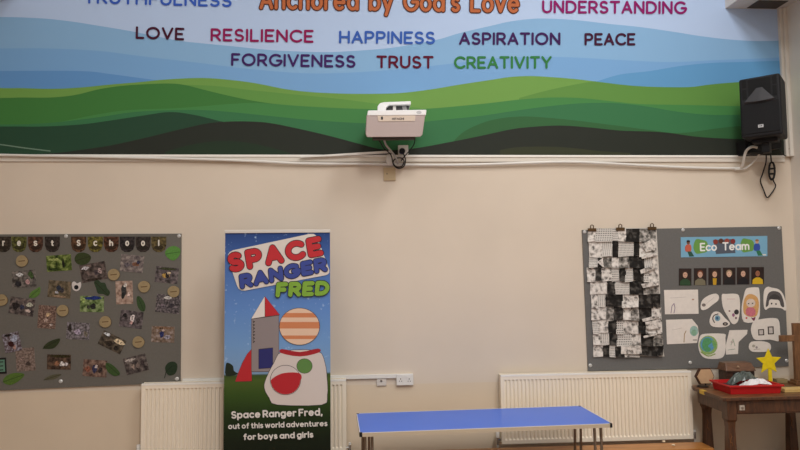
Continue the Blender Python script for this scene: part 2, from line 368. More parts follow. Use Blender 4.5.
ribbon(m, smooth_line([(LE, 136), (-40, 140), (0, 144.5), (25, 148), (50, 151)], 4), 1.2, .0108, pale)
m.build('panel', parent=mu)
for word, l, r_, cap, col in (
    ('LOVE', (135.5, 38.8), (184, 40.4), 12.6, (70, 26, 48)), ('RESILIENCE', (210.5, 41.2), (313.5, 42.8), 13, (140, 28, 84)),
    ('HAPPINESS', (339, 43.4), (435, 44.3), 12.8, (58, 96, 178)), ('ASPIRATION', (459, 44.8), (560.5, 45), 12.6, (64, 34, 86)),
    ('PEACE', (584.5, 45.4), (635.5, 45.4), 12.4, (66, 26, 52)), ('FORGIVENESS', (231, 65.8), (355.5, 67.8), 12.8, (66, 38, 96)),
    ('TRUST', (376.3, 68.2), (433.5, 68.7), 12.8, (92, 22, 46)), ('CREATIVITY', (454, 68.8), (551.8, 68.6), 12.6, (56, 124, 68)),
    ('TRUTHFULNESS', (83.5, 3.4), (231.5, 7.2), 13, (58, 94, 186)), ('UNDERSTANDING', (542, 13.2), (686.5, 14.2), 13, (138, 30, 100))):
    m = MB(); letters(m, word, l, r_, cap, 2.3, .0125, M('ink_'+word, col, rough=.6, spec=.08), gap=.33)
    m.build('lettering', parent=mu, label='the printed word '+word)
m = MB(); letters(m, "Anchored by God's Love", (259.5, 9.2), (519.5, 13.0), 20.5, 3.1, .0125, M('ink_orange', (182, 104, 66), rough=.6, spec=.08), gap=.34, outline=M('ink_brown', (84, 46, 36), rough=.6, spec=.08), ow=1.0, space=1.0)
m.build('lettering', parent=mu, label="the printed words Anchored by God's Love")
# cables clipped along the batten
def cable(name, pts, r, mat, lab, cat='cable', group=None):
    q = smooth_line(pts, 5); m = MB(); m.tube([P(x, y, d) for x, y, d in q], r, mat)
    o = m.build(name, smooth=True, origin=P(*pts[0])); return tag(o, lab, cat, group)
cable('wall_cable', [(-60, 153.5, .034), (0, 155, .034), (100, 157, .034), (200, 159.3, .034), (260, 161.5, .034), (300, 163.4, .03), (380, 164.2, .026), (430, 165, .026), (480, 164.4, .03), (560, 162, .034), (600, 163, .034), (650, 165.7, .03), (690, 167.6, .026), (735, 168.3, .026), (742, 166, .07), (744, 158, .13), (746.5, 150.5, .17), (752, 146.8, .185), (757, 147.5, .183)], .0115, whitep, 'long white cable sagging along the batten under the mural to the speaker')
m = MB(); m.prism([P(300, 156.2, .05), P(391, 150.5, .05), P(391, 153.2, .05), P(300, 157.6, .05)], [P(300, 156.2, .03), P(391, 150.5, .03), P(391, 153.2, .03), P(300, 157.6, .03)], whitep)
tag(m.build('loose_trunking', origin=P(345, 155, .04)), 'loose white strip of cable trunking slanting up to the projector', 'trunking')

# ================================================================== PROJECTOR
pr = thing('wall_projector', 'white short-throw projector on a wall arm above the middle of the batten', 'projector', P(396, 150, .0))
pg = M('projector_grey', (174, 158, 154), rough=.4); pw = M('projector_white', (232, 232, 232), rough=.3)
F, B = .47, .17
def slab(mb, pts, f, b, mat, shrink=1.0):
    fr = [P(x, y, f) for x, y in pts]; mb.prism(fr, [Vector((v.x, -b, v.z)) for v in fr], mat)
m = MB(); fr = [P(x, y, F) for x, y in reversed([(366.5, 115), (425.3, 114.6), (422.5, 134.5), (420.5, 137), (367, 137.3), (365.7, 134.5)])]
zc = P(396, 126, F).z
m.prism(fr, [Vector((v.x, -B, v.z+(.1 if v.z < zc else 0))) for v in fr], pg); m.build('body', parent=pr, bevel=.006)
m = MB(); slab(m, [(368, 110.3), (426.5, 109.6), (426, 115.2), (367, 115.6)], F+.006, B, pw); m.build('lid', parent=pr, bevel=.006)
m = MB(); slab(m, [(377.5, 115.8), (415.5, 115.4), (415, 121), (378.5, 121.4)], F+.004, F-.02, M('strip_beige', (206, 190, 174), rough=.4))
slab(m, [(381, 116.6), (383, 116.6), (383, 119.6), (381, 119.6)], F+.005, F, black)
letters(m, 'HITACHI', (392, 119.9), (404, 119.8), 2.2, .55, F+.0056, M('ink_grey', (90, 84, 82)), gap=.3); m.build('name_strip', parent=pr)
m = MB(); m.sheet(ell(419, 112.4, 2.6, 1.5), F+.0068, M('badge_grey', (186, 186, 188)), t=.001); m.build('badge', parent=pr)
m = MB(); slab(m, [(372, 135), (416, 134.8), (415, 138.4), (373, 138.7)], F-.04, F-.12, M('projector_dark', (60, 54, 50))); m.build('dark_underside', parent=pr, bevel=.004)  # dark slab along the underside of the body
m = MB(); slab(m, [(377.5, 111), (377.6, 106), (380, 103), (384, 102), (410.8, 101), (411, 104.5), (389, 105), (386, 108), (386, 111)], .3, .0, pw); m.build('wall_arm', parent=pr, bevel=.006)
m = MB(); slab(m, [(386, 105), (409, 104.5), (409, 110), (386, 110.5)], .26, .05, M('arm_dark', (70, 70, 72))); slab(m, [(393, 105), (396, 105), (396, 110), (393, 110)], .27, .2, whitep); slab(m, [(402, 106), (406, 105), (407, 110), (403, 110)], .27, .2, M('arm_metal', (150, 150, 150))); m.build('arm_bracket', parent=pr)
# socket, plug and cables under it
so = thing('wall_socket', 'white wall socket with a black plug under the projector', 'socket', P(403, 150, .006))
m = MB(); slab(m, [(398, 145.2), (408.2, 145), (408.4, 154.2), (398.2, 154.5)], .03, .003, whitep); m.build('face_plate', parent=so, bevel=.003)
m = MB(); slab(m, ell(402.3, 150.8, 3, 3, 14), .07, .0302, black); m.build('plug', parent=so, bevel=.005)
cable('power_cable', [(402, 152, .06), (404, 155, .06), (405.5, 160, .055), (404, 166, .05), (399, 168.5, .05), (394.5, 166, .05), (393, 162, .05), (396, 158.5, .05), (401, 158, .055), (404, 161, .06), (402, 166, .065), (397, 167, .065), (393, 163, .065), (391, 155, .08), (384, 148, .14), (380, 142, .2), (378, 138, .25)], .0052, black, 'black power cable coiled below the projector', group=None)
cable('drop_cable', [(415, 138, .25), (414, 144, .2), (410, 150, .12), (404, 157, .075), (401, 161, .07)], .0045, black, 'thin black cable hanging from the right of the projector')
cable('data_cable', [(383.5, 138, .24), (386, 145, .16), (391, 151, .1), (396, 158, .075), (398, 164, .075)], .009, M('grey_cable', (176, 172, 168)), 'grey cable dropping from the left of the projector')
m = MB(); slab(m, [(386.5, 154.5), (392, 153.5), (395.5, 157.5), (395, 164.5), (388, 165.5), (386, 162)], .045, .015, whitep)
tag(m.build('cable_clip', bevel=.004, origin=P(391, 160, .03)), 'small white cable box on the batten beside the black coil', 'cable box')
m = MB(); slab(m, [(383.5, 167.6), (395.5, 167.4), (395.7, 180.4), (383.7, 180.6)], .014, .0, M('plate_tan', (186, 166, 132), rough=.5)); slab(m, [(386.5, 173.3), (387.5, 173.3), (387.5, 174.3), (386.5, 174.3)], .0145, .014, black)
tag(m.build('blank_plate', bevel=.003, origin=P(389.5, 174, 0)), 'tan blank plate on the wall below the projector', 'blank plate')

# ================================================================== SPEAKER
base = P(765.5, 139, .32)
sp = thing('wall_speaker', 'black loudspeaker angled on a wall bracket beside the mural', 'speaker', base, rz=math.radians(-44))
sm = M('speaker_black', (26, 26, 29), rough=.6, bump=.05, bscale=400)
gm = M('speaker_grille', (24, 24, 26), rough=.75, bump=.4, bscale=900)
w, h, dp = .157, .52, .32
m = MB()
def rbox(mb, x0, x1, y0, y1, z0, z1, mat): mb.box((x0, y0, z0), (x1, y1, z1), mat)
prof = [(-w, -dp/2), (w, -dp/2), (w-.012, dp/2), (-w+.012, dp/2)]
lo = [Vector((x, y, 0.0)) for x, y in prof]; hi = [Vector((x, y, h)) for x, y in prof]
m.add(lo+hi, [(3, 2, 1, 0), (4, 5, 6, 7), (0, 1, 5, 4), (1, 2, 6, 5), (2, 3, 7, 6), (3, 0, 4, 7)], sm); m.build('cabinet', parent=sp, local=True, bevel=.018, seg=3)
yf = -dp/2
m = MB(); m.box((-w+.014, yf-.008, .03), (w-.014, yf, .30), gm); m.build('grille', parent=sp, local=True, bevel=.006)
hm = M('speaker_horn_lit', (58, 58, 61), rough=.4)  # paler than the cabinet: light caught by the upward wedge is in the colour
m = MB()   # flared horn: wide mouth at the bottom, flat dark sheet for the recess at the top
m.add([(-.118, yf-.006, .29), (.118, yf-.006, .29), (.112, yf-.024, .308), (.022, yf-.005, .42), (-.022, yf-.005, .42), (-.112, yf-.024, .308), (0, yf-.03, .3)],
      [(0, 6, 5), (0, 1, 6), (1, 2, 6), (6, 2, 3), (6, 3, 4), (6, 4, 5)], hm)
m.build('horn', parent=sp, local=True)
m = MB(); dk = M('speaker_recess_shade', (10, 10, 11), rough=.7)  # near-black colour paints the shade inside the recess and ports
m.add([(-.085, yf-.003, .34), (.085, yf-.003, .34), (.085, yf-.003, .5), (-.085, yf-.003, .5), (-.085, yf-.001, .34), (.085, yf-.001, .34), (.085, yf-.001, .5), (-.085, yf-.001, .5)], [(0, 1, 2, 3), (4, 5, 6, 7)], dk); m.build('horn_recess', parent=sp, local=True)
for sx_ in (-1, 1):
    for z0, z1 in ((.335, .42), (.435, .505)):
        m = MB(); m.box((sx_*.115-.016, yf-.004, z0), (sx_*.115+.016, yf+.002, z1), dk); m.build('port', parent=sp, local=True)
m = MB(); m.box((-.02, yf-.012, .075), (.02, yf-.008, .1), M('badge_silver', (190, 190, 192), rough=.3)); m.box((-.009, yf-.0125, .082), (-.002, yf-.012, .094), black); m.box((.003, yf-.0125, .082), (.01, yf-.012, .094), black); m.build('badge', parent=sp, local=True)
m = MB(); m.box((-.06, yf-.0115, .305), (.06, yf-.007, .314), M('speaker_trim', (80, 80, 84), rough=.35)); m.build('trim_bar', parent=sp, local=True)
m = MB(); m.box((-.1, -.05, -.035), (.1, .06, 0), sm); m.box((-.03, -.02, -.12), (.03, .08, -.03), sm); m.build('bracket', parent=sp, local=True, bevel=.006)
wb = thing('wall_bracket', 'black bracket plate and connection box fixed to the wall under the speaker', 'bracket', P(757, 147, .02))
m = MB(); slab(m, [(744.5, 140), (781.5, 138), (782, 148), (768, 150), (767, 153.5), (746, 154)], .14, .0, M('bracket_black', (30, 30, 32), rough=.55)); m.build('plate', parent=wb, bevel=.004)
m = MB(); slab(m, [(750, 143), (764, 142), (764, 152), (750, 153)], .17, .14, black); m.build('connection_box', parent=wb, bevel=.006)
m = MB(); m.tube([P(738, 155, .03), P(750, 153.5, .1)], .006, black); m.build('arm', parent=wb)
m = MB(); m.tube([P(765.5, 148, .15), P(766, 153.5, .15)], .018, black, n=12); m.build('connector', parent=wb, smooth=True)
q = []
for k in range(61):
    a = 2*math.pi*k/15; q.append(P(771.8+2.9*math.cos(a)+.25*math.sin(k*.7), 171+9.0*math.sin(a), .035+.0006*k))
m = MB(); m.tube(q, .007, black, n=6); m.tube(smooth_line([tuple(P(*p)) for p in ((766, 153, .15), (766, 162, .12), (762.5, 174, .06), (760.5, 181, .04), (764, 191, .03), (767, 197.5, .03), (771, 194, .03), (775.5, 186.5, .03), (774, 182, .035), (772, 178, .04))], 5), .0055, black, n=6); m.tube([P(771.4, 162.5, .06), P(770.5, 153, .12), P(770, 148, .15)], .006, black)
m.tube([P(768.5, 169, .075), P(775, 168.4, .075)], .009, black, n=6); m.tube([P(768.7, 174, .075), P(775, 173.6, .075)], .009, black, n=6)
tag(m.build('coiled_cable', smooth=True, origin=P(771.8, 171, .03)), 'black cable bundled and looping down the wall below the speaker bracket', 'cable')
cable('aux_cable', [(778, 147, .1), (781, 153, .06), (786, 155.8, .03), (789, 153.5, .03), (789.5, 148, .04)], .0045, black, 'short black cable curling to the casing right of the speaker')
cable('white_lead', [(735, 169.5, .036), (746, 168, .045), (755, 160, .07), (760, 153, .11)], .008, whitep, 'short white lead rising from the long cable to the speaker bracket')

# ================================================================== DISPLAY BOARDS
boardm = M('board_grey', (104, 103, 101), rough=.7, noise=.05, nscale=60, bump=.05, bscale=500)
boardl = M('board_grey_warm', (104, 101, 95), rough=.6, noise=.05, nscale=60, bump=.05, bscale=500)
capm = M('screw_cap', (196, 196, 194), rough=.3, metal=.3)
BD = .016
def board(name, lab, corners, mat, caps):
    t = thing(name, lab, 'notice board', P(*corners[3], 0))
    m = MB(); fr = [P(x, y, BD) for x, y in corners]; m.prism(fr, [Vector((v.x, -.001, v.z)) for v in fr], mat, M('board_edge', (120, 112, 100))); m.build('panel', parent=t)
    for x, y in caps:
        v = P(x, y, BD); m = MB(); m.lathe([(.016, 0), (.016, .003), (.01, .007)], capm, T=Matrix.Translation(v) @ Matrix.Rotation(math.pi/2, 4, 'X'), n=14); m.build('screw_cap', parent=t)
    return t
board('display_board', 'dark grey display board of woodland snapshots left of the roll-up banner', [(-70, 234.6), (181.2, 233.6), (180.3, 382.6), (-70, 393.5)], boardl, [(66, 236.2), (179, 236), (60.7, 381.3), (177, 378.8)])
board('display_board', 'grey display board with paper drawings above the dark desk', [(582.2, 230), (781.6, 226.3), (788.8, 366.2), (588.2, 371)], boardm, [(584.6, 232), (683, 230), (779, 228), (590.3, 365.4), (690.2, 362.6), (786.6, 360.6)])
# ---- left board: letter pots
PD = BD+.003
pots = [('r', 3.5, (66, 58, 50)), ('e', 19, (92, 92, 50)), ('s', 35.5, (86, 60, 48)), ('t', 52.3, (60, 52, 48)), ('S', 78.6, (92, 66, 48)), ('c', 95.3, (106, 98, 48)), ('h', 111.2, (88, 58, 44)), ('o', 127.2, (56, 50, 50)), ('o', 143, (62, 54, 50)), ('l', 158.8, (96, 84, 54))]
wl = M('letter_white', (222, 216, 204), rough=.6)
desc = {0: 'letter r at the photo edge', 1: 'letter e', 2: 'small letter s', 3: 'letter t', 4: 'capital letter S', 5: 'letter c', 6: 'letter h', 7: 'first letter o, beside the h', 8: 'second letter o, beside the l', 9: 'letter l'}
for i, (ch, cx, col) in enumerate(pots):
    m = MB(); y0, y1 = 236.6, 252
    pts = [(cx-7.6, y0), (cx+7.6, y0), (cx+7.4, 245.5), (cx+5.8, 249.8), (cx+2.5, 252), (cx-2.5, 252), (cx-5.8, 249.8), (cx-7.4, 245.5)]
    col = tuple(int(c*.85) for c in col); pm = pic_mat('pot_print_%d' % i, [tuple(int(c*.5) for c in col), col, tuple(min(255, int(c*1.45)) for c in col)], 40, i+3)
    m.sheet(pts, PD, pm, t=.002)
    m.sheet(ell(cx, 247.5, 5, 2.2, 14), PD+.0004, pic_mat('pot_patch_%d' % i, [(40, 34, 28), tuple(int(c*.8) for c in col)], 60, i), t=.0003)  # darker oval printed low on the card
    cw = {'r': 2.6, 't': 3, 'l': 1.5, 'S': 4}.get(ch, 4); up = ch in 'Slht'
    letters(m, ch, (cx-cw/2, 246), (cx+cw/2, 246), 6.2 if up else 7.2, 1.35, PD+.0008, wl)
    tag(m.build('letter_badge', origin=P(cx, 244, PD)), 'dark pot-shaped card with white %s on the left board' % desc[i], 'letter card', 'letter cards along the top of the left board')
# ---- snapshots
def snap(cx, cy, w, h, rot, cols, blobs, lab, k, scale=30, lift=0.0):
    m = MB(); d = BD+.0025+lift
    m.sheet(rect(cx, cy, w, h, rot), d, pic_mat('snapshot_%d' % k, cols, scale, k), t=.0008, sidemat=M('photo_edge', (150, 145, 138)))
    r = math.radians(rot); c, s = math.cos(r), math.sin(r)
    for j, (bx, by, rx, ry, col) in enumerate(blobs):
        x, y = bx*w/2, by*h/2
        rr = random.Random(k*31+j); bl = closed([(rx*w/2*math.cos(a)*rr.uniform(.55, 1.15), ry*h/2*math.sin(a)*rr.uniform(.55, 1.15)) for a in [q_*math.pi/4.5 for q_ in range(9)]], 2)
        cxx_, cyy_ = cx+x*c-y*s, cy+x*s+y*c
        m.sheet([(cxx_+u*c-v*s, cyy_+u*s+v*c) for u, v in bl], d+.0002*(j+1), pic_mat('ink_%d_%d_%d' % col, [tuple(int(q_*.45) for q_ in col), col, tuple(min(255, int(q_*1.2)) for q_ in col)], 70, k), t=.0001)
    tag(m.build('snapshot', origin=P(cx, cy, d)), lab, 'photograph', 'snapshots on the left board')
dk_, md_, lt_ = (46, 42, 40), (88, 80, 74), (150, 140, 132)
snap(59, 263, 25, 16, -4, [(32, 44, 20), (84, 100, 44), (140, 152, 90)], [(.35, .15, .14, .6, (26, 28, 22)), (-.3, -.5, .5, .2, (150, 160, 96)), (-.4, .75, .6, .2, (46, 60, 26))], 'snapshot of a dark figure in bright green woods, near the small letter t', 1)
snap(24, 279, 24, 17, -5, [dk_, (92, 88, 84), (130, 122, 116)], [(-.35, -.55, .3, .25, (196, 196, 196)), (.6, -.4, .25, .5, (60, 80, 46)), (.3, .35, .2, .3, (176, 140, 140)), (-.5, .5, .3, .4, (44, 42, 46))], 'greyish snapshot with a white patch, left below the wood slice at top left', 2)
snap(59.5, 289.3, 23, 17, 5, [(58, 50, 38), (98, 88, 70), (128, 112, 92)], [(-.1, -.1, .25, .4, (46, 52, 66)), (.25, .1, .2, .35, (60, 56, 60)), (-.25, .4, .18, .2, (170, 170, 178)), (0, .85, .8, .15, (140, 118, 96))], 'brown snapshot of crouching figures, left of the white flower cut-out', 3)
snap(93.5, 272, 26, 18, -10, [(44, 38, 36), (82, 72, 68), (122, 106, 100)], [(-.6, -.6, .3, .25, (190, 186, 190)), (.2, .1, .25, .35, (70, 62, 66)), (.5, .0, .18, .4, (160, 140, 136)), (0, .8, .9, .15, (50, 42, 36))], 'dark brown snapshot tilted up to the right, under the capital S', 4)
snap(132, 263.5, 23, 17, 6, [(74, 68, 70), (116, 106, 104), (156, 146, 138)], [(.3, .0, .35, .3, (120, 84, 66)), (.55, -.2, .16, .3, (46, 48, 66)), (-.4, .2, .3, .3, (98, 90, 96))], 'grey and brown snapshot of people, under the letters h and o', 5)
snap(124.3, 292.5, 17, 23, -2, [(120, 96, 84), (160, 136, 122), (186, 164, 150)], [(-.05, -.2, .42, .55, (58, 58, 58)), (.15, -.65, .22, .2, (214, 206, 198)), (-.2, .25, .25, .3, (44, 46, 44)), (.5, .2, .2, .3, (206, 186, 176))], 'upright pinkish snapshot of one figure in grey, middle right of the left board', 6)
snap(166.8, 275, 23, 16, 6, [(52, 48, 46), (90, 82, 84), (130, 118, 116)], [(-.1, .1, .35, .35, (170, 138, 74)), (.05, .0, .2, .4, (40, 36, 40)), (.15, -.25, .2, .2, (202, 182, 150)), (0, -.75, .8, .2, (62, 66, 42))], 'snapshot with a yellow figure, top right of the left board', 7)
snap(168, 304, 24, 18, 6, [(44, 42, 44), (84, 78, 80), (134, 124, 126)], [(-.1, -.7, .35, .18, (206, 202, 198)), (.3, .1, .25, .3, (58, 54, 60)), (-.4, .3, .25, .3, (110, 100, 106))], 'dark grey snapshot with a pale patch, right edge of the left board under a slice', 8, 55)
snap(92, 304, 24, 16, 1, [(50, 62, 32), (104, 124, 74), (150, 162, 120)], [(.1, -.7, .85, .28, (36, 50, 110)), (.1, .3, .25, .4, (44, 44, 42)), (-.3, .35, .2, .3, (70, 70, 62)), (-.75, -.5, .2, .4, (150, 170, 100))], 'green snapshot with a dark blue band along its top', 9)
snap(22, 306.5, 25, 17, 9, [(40, 36, 38), (84, 76, 74), (130, 116, 110)], [(-.5, .0, .35, .5, (40, 36, 38)), (.0, .1, .2, .4, (52, 56, 76)), (.6, -.3, .3, .3, (176, 176, 160)), (.5, .4, .25, .25, (190, 172, 164))], 'dark snapshot with pale right side, below the light green leaf', 10)
snap(47, 317, 18, 23, 4, [(74, 56, 50), (112, 90, 80), (150, 128, 116)], [(.1, -.2, .3, .2, (190, 164, 130)), (-.1, .3, .35, .15, (170, 150, 140)), (.5, .65, .2, .1, (206, 196, 190))], 'upright reddish brown snapshot beside a wood slice', 11, 60)
snap(78, 331, 23, 17, 3, [(58, 56, 54), (108, 102, 106), (150, 144, 150)], [(.0, .1, .35, .35, (168, 156, 176)), (-.7, -.3, .2, .5, (52, 46, 44)), (.7, .3, .2, .4, (112, 104, 92))], 'grey snapshot with a lilac centre, above the dark curled leaf', 12, 55)
snap(131.3, 319.3, 23, 17, 8, [(46, 42, 42), (88, 80, 82), (124, 114, 116)], [(.1, -.15, .2, .45, (206, 196, 194)), (.05, .4, .16, .3, (188, 150, 146)), (-.6, -.4, .25, .3, (34, 32, 34)), (.6, .1, .2, .5, (66, 60, 60))], 'dark snapshot with one pale standing figure, beside the oval green leaf', 13)
snap(112, 342.3, 25, 15, 26, [(40, 36, 32), (76, 68, 58), (108, 96, 82)], [(-.65, -.7, .35, .25, (206, 210, 214)), (.45, -.5, .5, .4, (208, 190, 158)), (-.2, .3, .4, .4, (48, 42, 36)), (.5, .5, .25, .35, (44, 40, 36))], 'strongly tilted snapshot with bright sky at its top corners', 14)
snap(163, 334.3, 23, 16, 2, [(84, 68, 58), (124, 106, 92), (156, 144, 140)], [(-.1, .0, .22, .45, (46, 52, 96)), (.0, -.8, .9, .2, (120, 94, 74)), (.4, .3, .35, .35, (150, 146, 158)), (.0, -.5, .12, .2, (190, 168, 156))], 'brown snapshot of a figure in blue near the right edge of the left board', 15)
snap(136, 364.3, 23, 17, -14, [(38, 34, 34), (78, 70, 68), (122, 112, 106)], [(-.4, -.65, .5, .18, (176, 168, 162)), (-.3, .15, .2, .4, (140, 124, 114)), (.15, .2, .2, .4, (110, 98, 92)), (.6, .1, .2, .4, (62, 54, 54))], 'dark snapshot of a group tilted up to the right, bottom right of the left board', 16)
snap(59, 362, 24, 15, 1, [(36, 30, 26), (78, 62, 52), (110, 88, 72)], [(.25, .3, .22, .35, (206, 200, 198)), (.6, .25, .18, .3, (196, 190, 190)), (-.2, .2, .25, .4, (140, 100, 76)), (.0, -.75, .9, .2, (52, 48, 28))], 'dark snapshot with two white blobs, bottom of the left board', 17)
snap(95, 368.3, 24, 17, 4, [(70, 52, 46), (110, 88, 78), (144, 120, 106)], [(-.05, .1, .2, .5, (54, 56, 84)), (.1, -.2, .16, .25, (196, 184, 180)), (-.6, .1, .3, .4, (130, 82, 66)), (.45, .2, .2, .4, (60, 50, 48))], 'reddish snapshot of a child-sized figure beside the bottom green leaf', 18)
snap(25.5, 359.5, 19, 23, -4, [(88, 74, 68), (120, 104, 96), (150, 134, 124)], [(.3, .4, .3, .25, (66, 56, 52)), (-.3, -.1, .3, .2, (140, 120, 112))], 'blurred pinkish brown snapshot overlapped by another at bottom left', 19, 60)
snap(12, 342.3, 17, 19, -12, [(58, 40, 38), (110, 100, 106), (156, 156, 170)], [(-.2, .1, .5, .4, (58, 28, 28)), (.35, -.35, .45, .35, (160, 166, 184)), (-.3, -.8, .5, .15, (30, 26, 26)), (.2, .55, .2, .25, (176, 140, 128))], 'tilted snapshot of dark red and pale blue at bottom left', 20, 50, lift=.003)
m = MB(); m.sheet(rect(1.5, 365.8, 9.5, 16, -3), BD+.003, M('frame_dark', (26, 24, 24)), t=.002); m.sheet(rect(1.2, 365.8, 7.2, 12, -3), BD+.0034, M('card_teal', (92, 132, 112)), t=.0003)
for yy in (362, 366, 370): m.sheet(rect(1, yy, 4.5, 1, -3), BD+.0037, M('frame_dark', (0, 0, 0)), t=.0002)
tag(m.build('small_sign', origin=P(1.5, 366, BD)), 'small green card with a dark frame at the left edge of the photo', 'sign')
# wood slices
slm = M('slice_face', (152, 134, 100), rough=.6, noise=.1, nscale=40); bark = M('slice_bark', (96, 74, 52), rough=.8)
slabs = ['at the left edge of the photo', 'above the greyish snapshot, top left', 'between the brown tilted snapshot and the top right ones', 'right of the upright pinkish snapshot', 'at the right edge of the left board', 'right of the reddish upright snapshot', 'centre of the left board, above the tilted sky snapshot', 'lower right, left of the blue figure snapshot']
for i, (x, y) in enumerate(((1.5, 300), (21.7, 261), (113.6, 274.6), (144, 286.7), (173.6, 291.6), (62.6, 310.6), (105.2, 321.8), (138.3, 342))):
    m = MB(); m.sheet(closed([(x+6.0*math.cos(a)*(1+.05*math.sin(3*a+i)), y+5.8*math.sin(a)) for a in [k*math.pi/5 for k in range(10)]], 2), BD+.011, slm, t=.009, sidemat=bark)
    m.sheet(rect(x, y, 6.6, 1.0, -6), BD+.0113, M('slice_mark', (104, 80, 54)), t=.0002)
    tag(m.build('wood_slice', origin=P(x, y, BD)), 'round marked wood slice, '+slabs[i], 'wood slice', 'wood slices on the left board')
# leaves
def leaf(pts, col, lab, name='paper_leaf', rib=None, lift=0.0, obj=None):
    m = MB(); c = (sum(p[0] for p in pts)/len(pts), sum(p[1] for p in pts)/len(pts))
    m.sheet(closed(pts, 3), BD+.003+lift, M('leaf_%d_%d_%d' % col, col, rough=.7, noise=.18, nscale=80), t=.0008)
    if rib: ribbon(m, rib, .7, BD+.0034+lift, M('leafrib_%d' % col[1], tuple(int(v*.72) for v in col)))
    tag(m.build(name, origin=P(*c, BD)), lab, 'leaf', 'leaves on the left board')
leaf([(74.5, 259), (77, 254), (83, 252.5), (89, 254.5), (91, 258), (88, 263), (82, 265), (77, 263.5)], (52, 62, 32), 'rounded dark olive leaf under the capital S', rib=[(75, 261), (90, 256.5)])
leaf([(29, 297), (31, 292), (36, 289), (40, 287), (40, 293), (37, 296.5), (33, 298)], (84, 118, 54), 'light green leaf with a pointed tip above the dark snapshot at upper left', rib=[(29, 298), (39, 289)])
leaf([(94, 282), (98, 280), (101, 282.5), (105, 283), (107, 288), (110, 292), (108, 296), (103, 294), (98, 293.5), (96, 288)], (46, 62, 42), 'dark green lobed oak leaf in the upper middle of the left board', rib=[(95, 282), (108, 295)])
leaf([(165, 253), (168, 248), (174, 246), (180, 249), (179.5, 255), (174, 260.5), (168, 258)], (86, 136, 62), 'bright green cut-out leaf in the top right corner of the left board', rib=[(166, 254), (179, 252)])
leaf([(136.5, 298), (139, 296), (143, 300), (145.5, 306), (144.5, 311), (141, 311), (137.5, 306)], (54, 76, 44), 'oval dark green leaf above the pale-figure snapshot', rib=[(138, 297), (144, 311)])
leaf([(43, 348), (47, 343), (53, 340), (60, 338.5), (58.5, 343.5), (54, 348), (48, 349)], (48, 56, 32), 'dark pointed leaf in the lower middle left', rib=[(43, 348.5), (59, 339.5)])
leaf([(106, 363), (111, 364), (117, 369), (120, 374), (115, 376), (109, 373), (106, 368)], (58, 82, 42), 'green leaf beside the reddish bottom snapshot', rib=[(107, 364), (119, 375)], lift=.002)
leaf([(165, 368), (168, 363), (173, 361.5), (177, 364), (177, 370), (174, 374.5), (168, 375)], (36, 52, 34), 'round dark green leaf with a stalk in the bottom right corner of the left board', rib=[(164.5, 378), (166, 372), (172, 366)])
leaf([(3, 382), (6, 376), (14, 373), (23, 373.5), (24, 376), (18, 381.5), (10, 385)], (80, 108, 44), 'long bright green leaf in the bottom left corner of the left board', rib=[(3, 382), (23, 375)])
leaf([(44, 379.5), (50, 375.5), (58, 374), (61, 375), (56, 378.5), (49, 380)], (88, 86, 66), 'thin faded olive leaf along the bottom of the left board', rib=[(44, 380), (61, 374.5)])
m = MB(); m.sheet(closed([(72, 283), (74.5, 281.5), (77, 283.5), (80.5, 282), (81, 286), (79, 290), (75.5, 291), (72.5, 288.5)], 3), BD+.004, M('flower_white', (206, 200, 196)), t=.001); m.sheet(ell(76.3, 287.3, 2.3, 2.3, 12), BD+.0044, black, t=.0003)
tag(m.build('flower_cutout', origin=P(76.5, 286, BD)), 'small white flower cut-out with a black centre', 'cut-out')

# ---- right board: black and white collage
cg = thing('paper_collage', 'long hanging collage of black and white house prints held by three clips', 'collage', P(627, 357, BD+.004))
m = MB(); m.sheet([(588, 228.5), (656.5, 227.8), (663.5, 352), (664.5, 356.5), (604, 355.5), (597, 354.5), (593.5, 350)], BD+.003, M('collage_sheet', (196, 190, 182), rough=.7), t=.001); m.build('backing_sheet', parent=cg)
rnd = random.Random(11)
ry = [228.7, 241, 256, 267.5, 281, 294, 307, 320, 333, 344.5, 355.8]
tones = ['WGGGWBBGG', 'WWGBGGBWW', 'GBGWGBBGW', 'WBWGBGBGW', 'WWBGGBBGG', 'WGBBWWBBB', 'WWGBWGBBW', 'GWBGWWBWW', 'WGBGGWBBG', 'WBGBWGBBB']
gms = [grid_mat('print_grid_%d' % i, (200, 195, 188), (64, 60, 58), nx_, nz_, t_, i) for i, (nx_, nz_, t_) in enumerate(((62, 50, .5), (80, 64, .55), (100, 50, .5), (54, 84, .6), (90, 70, .5)))]
gds = [pic_mat('print_dark_%d' % i, [(20, 18, 18), (34, 32, 30), (84, 80, 76)], 22, i+40) for i in range(4)]
gms += [pic_mat('print_mid_%d' % i, [(52, 50, 48), (120, 116, 110), (190, 184, 178)], 30, i+60) for i in range(3)]
gws = [pic_mat('print_pale_%d' % i, [(96, 92, 88), (204, 198, 191), (226, 220, 213)], 30, i+80) for i in range(3)]
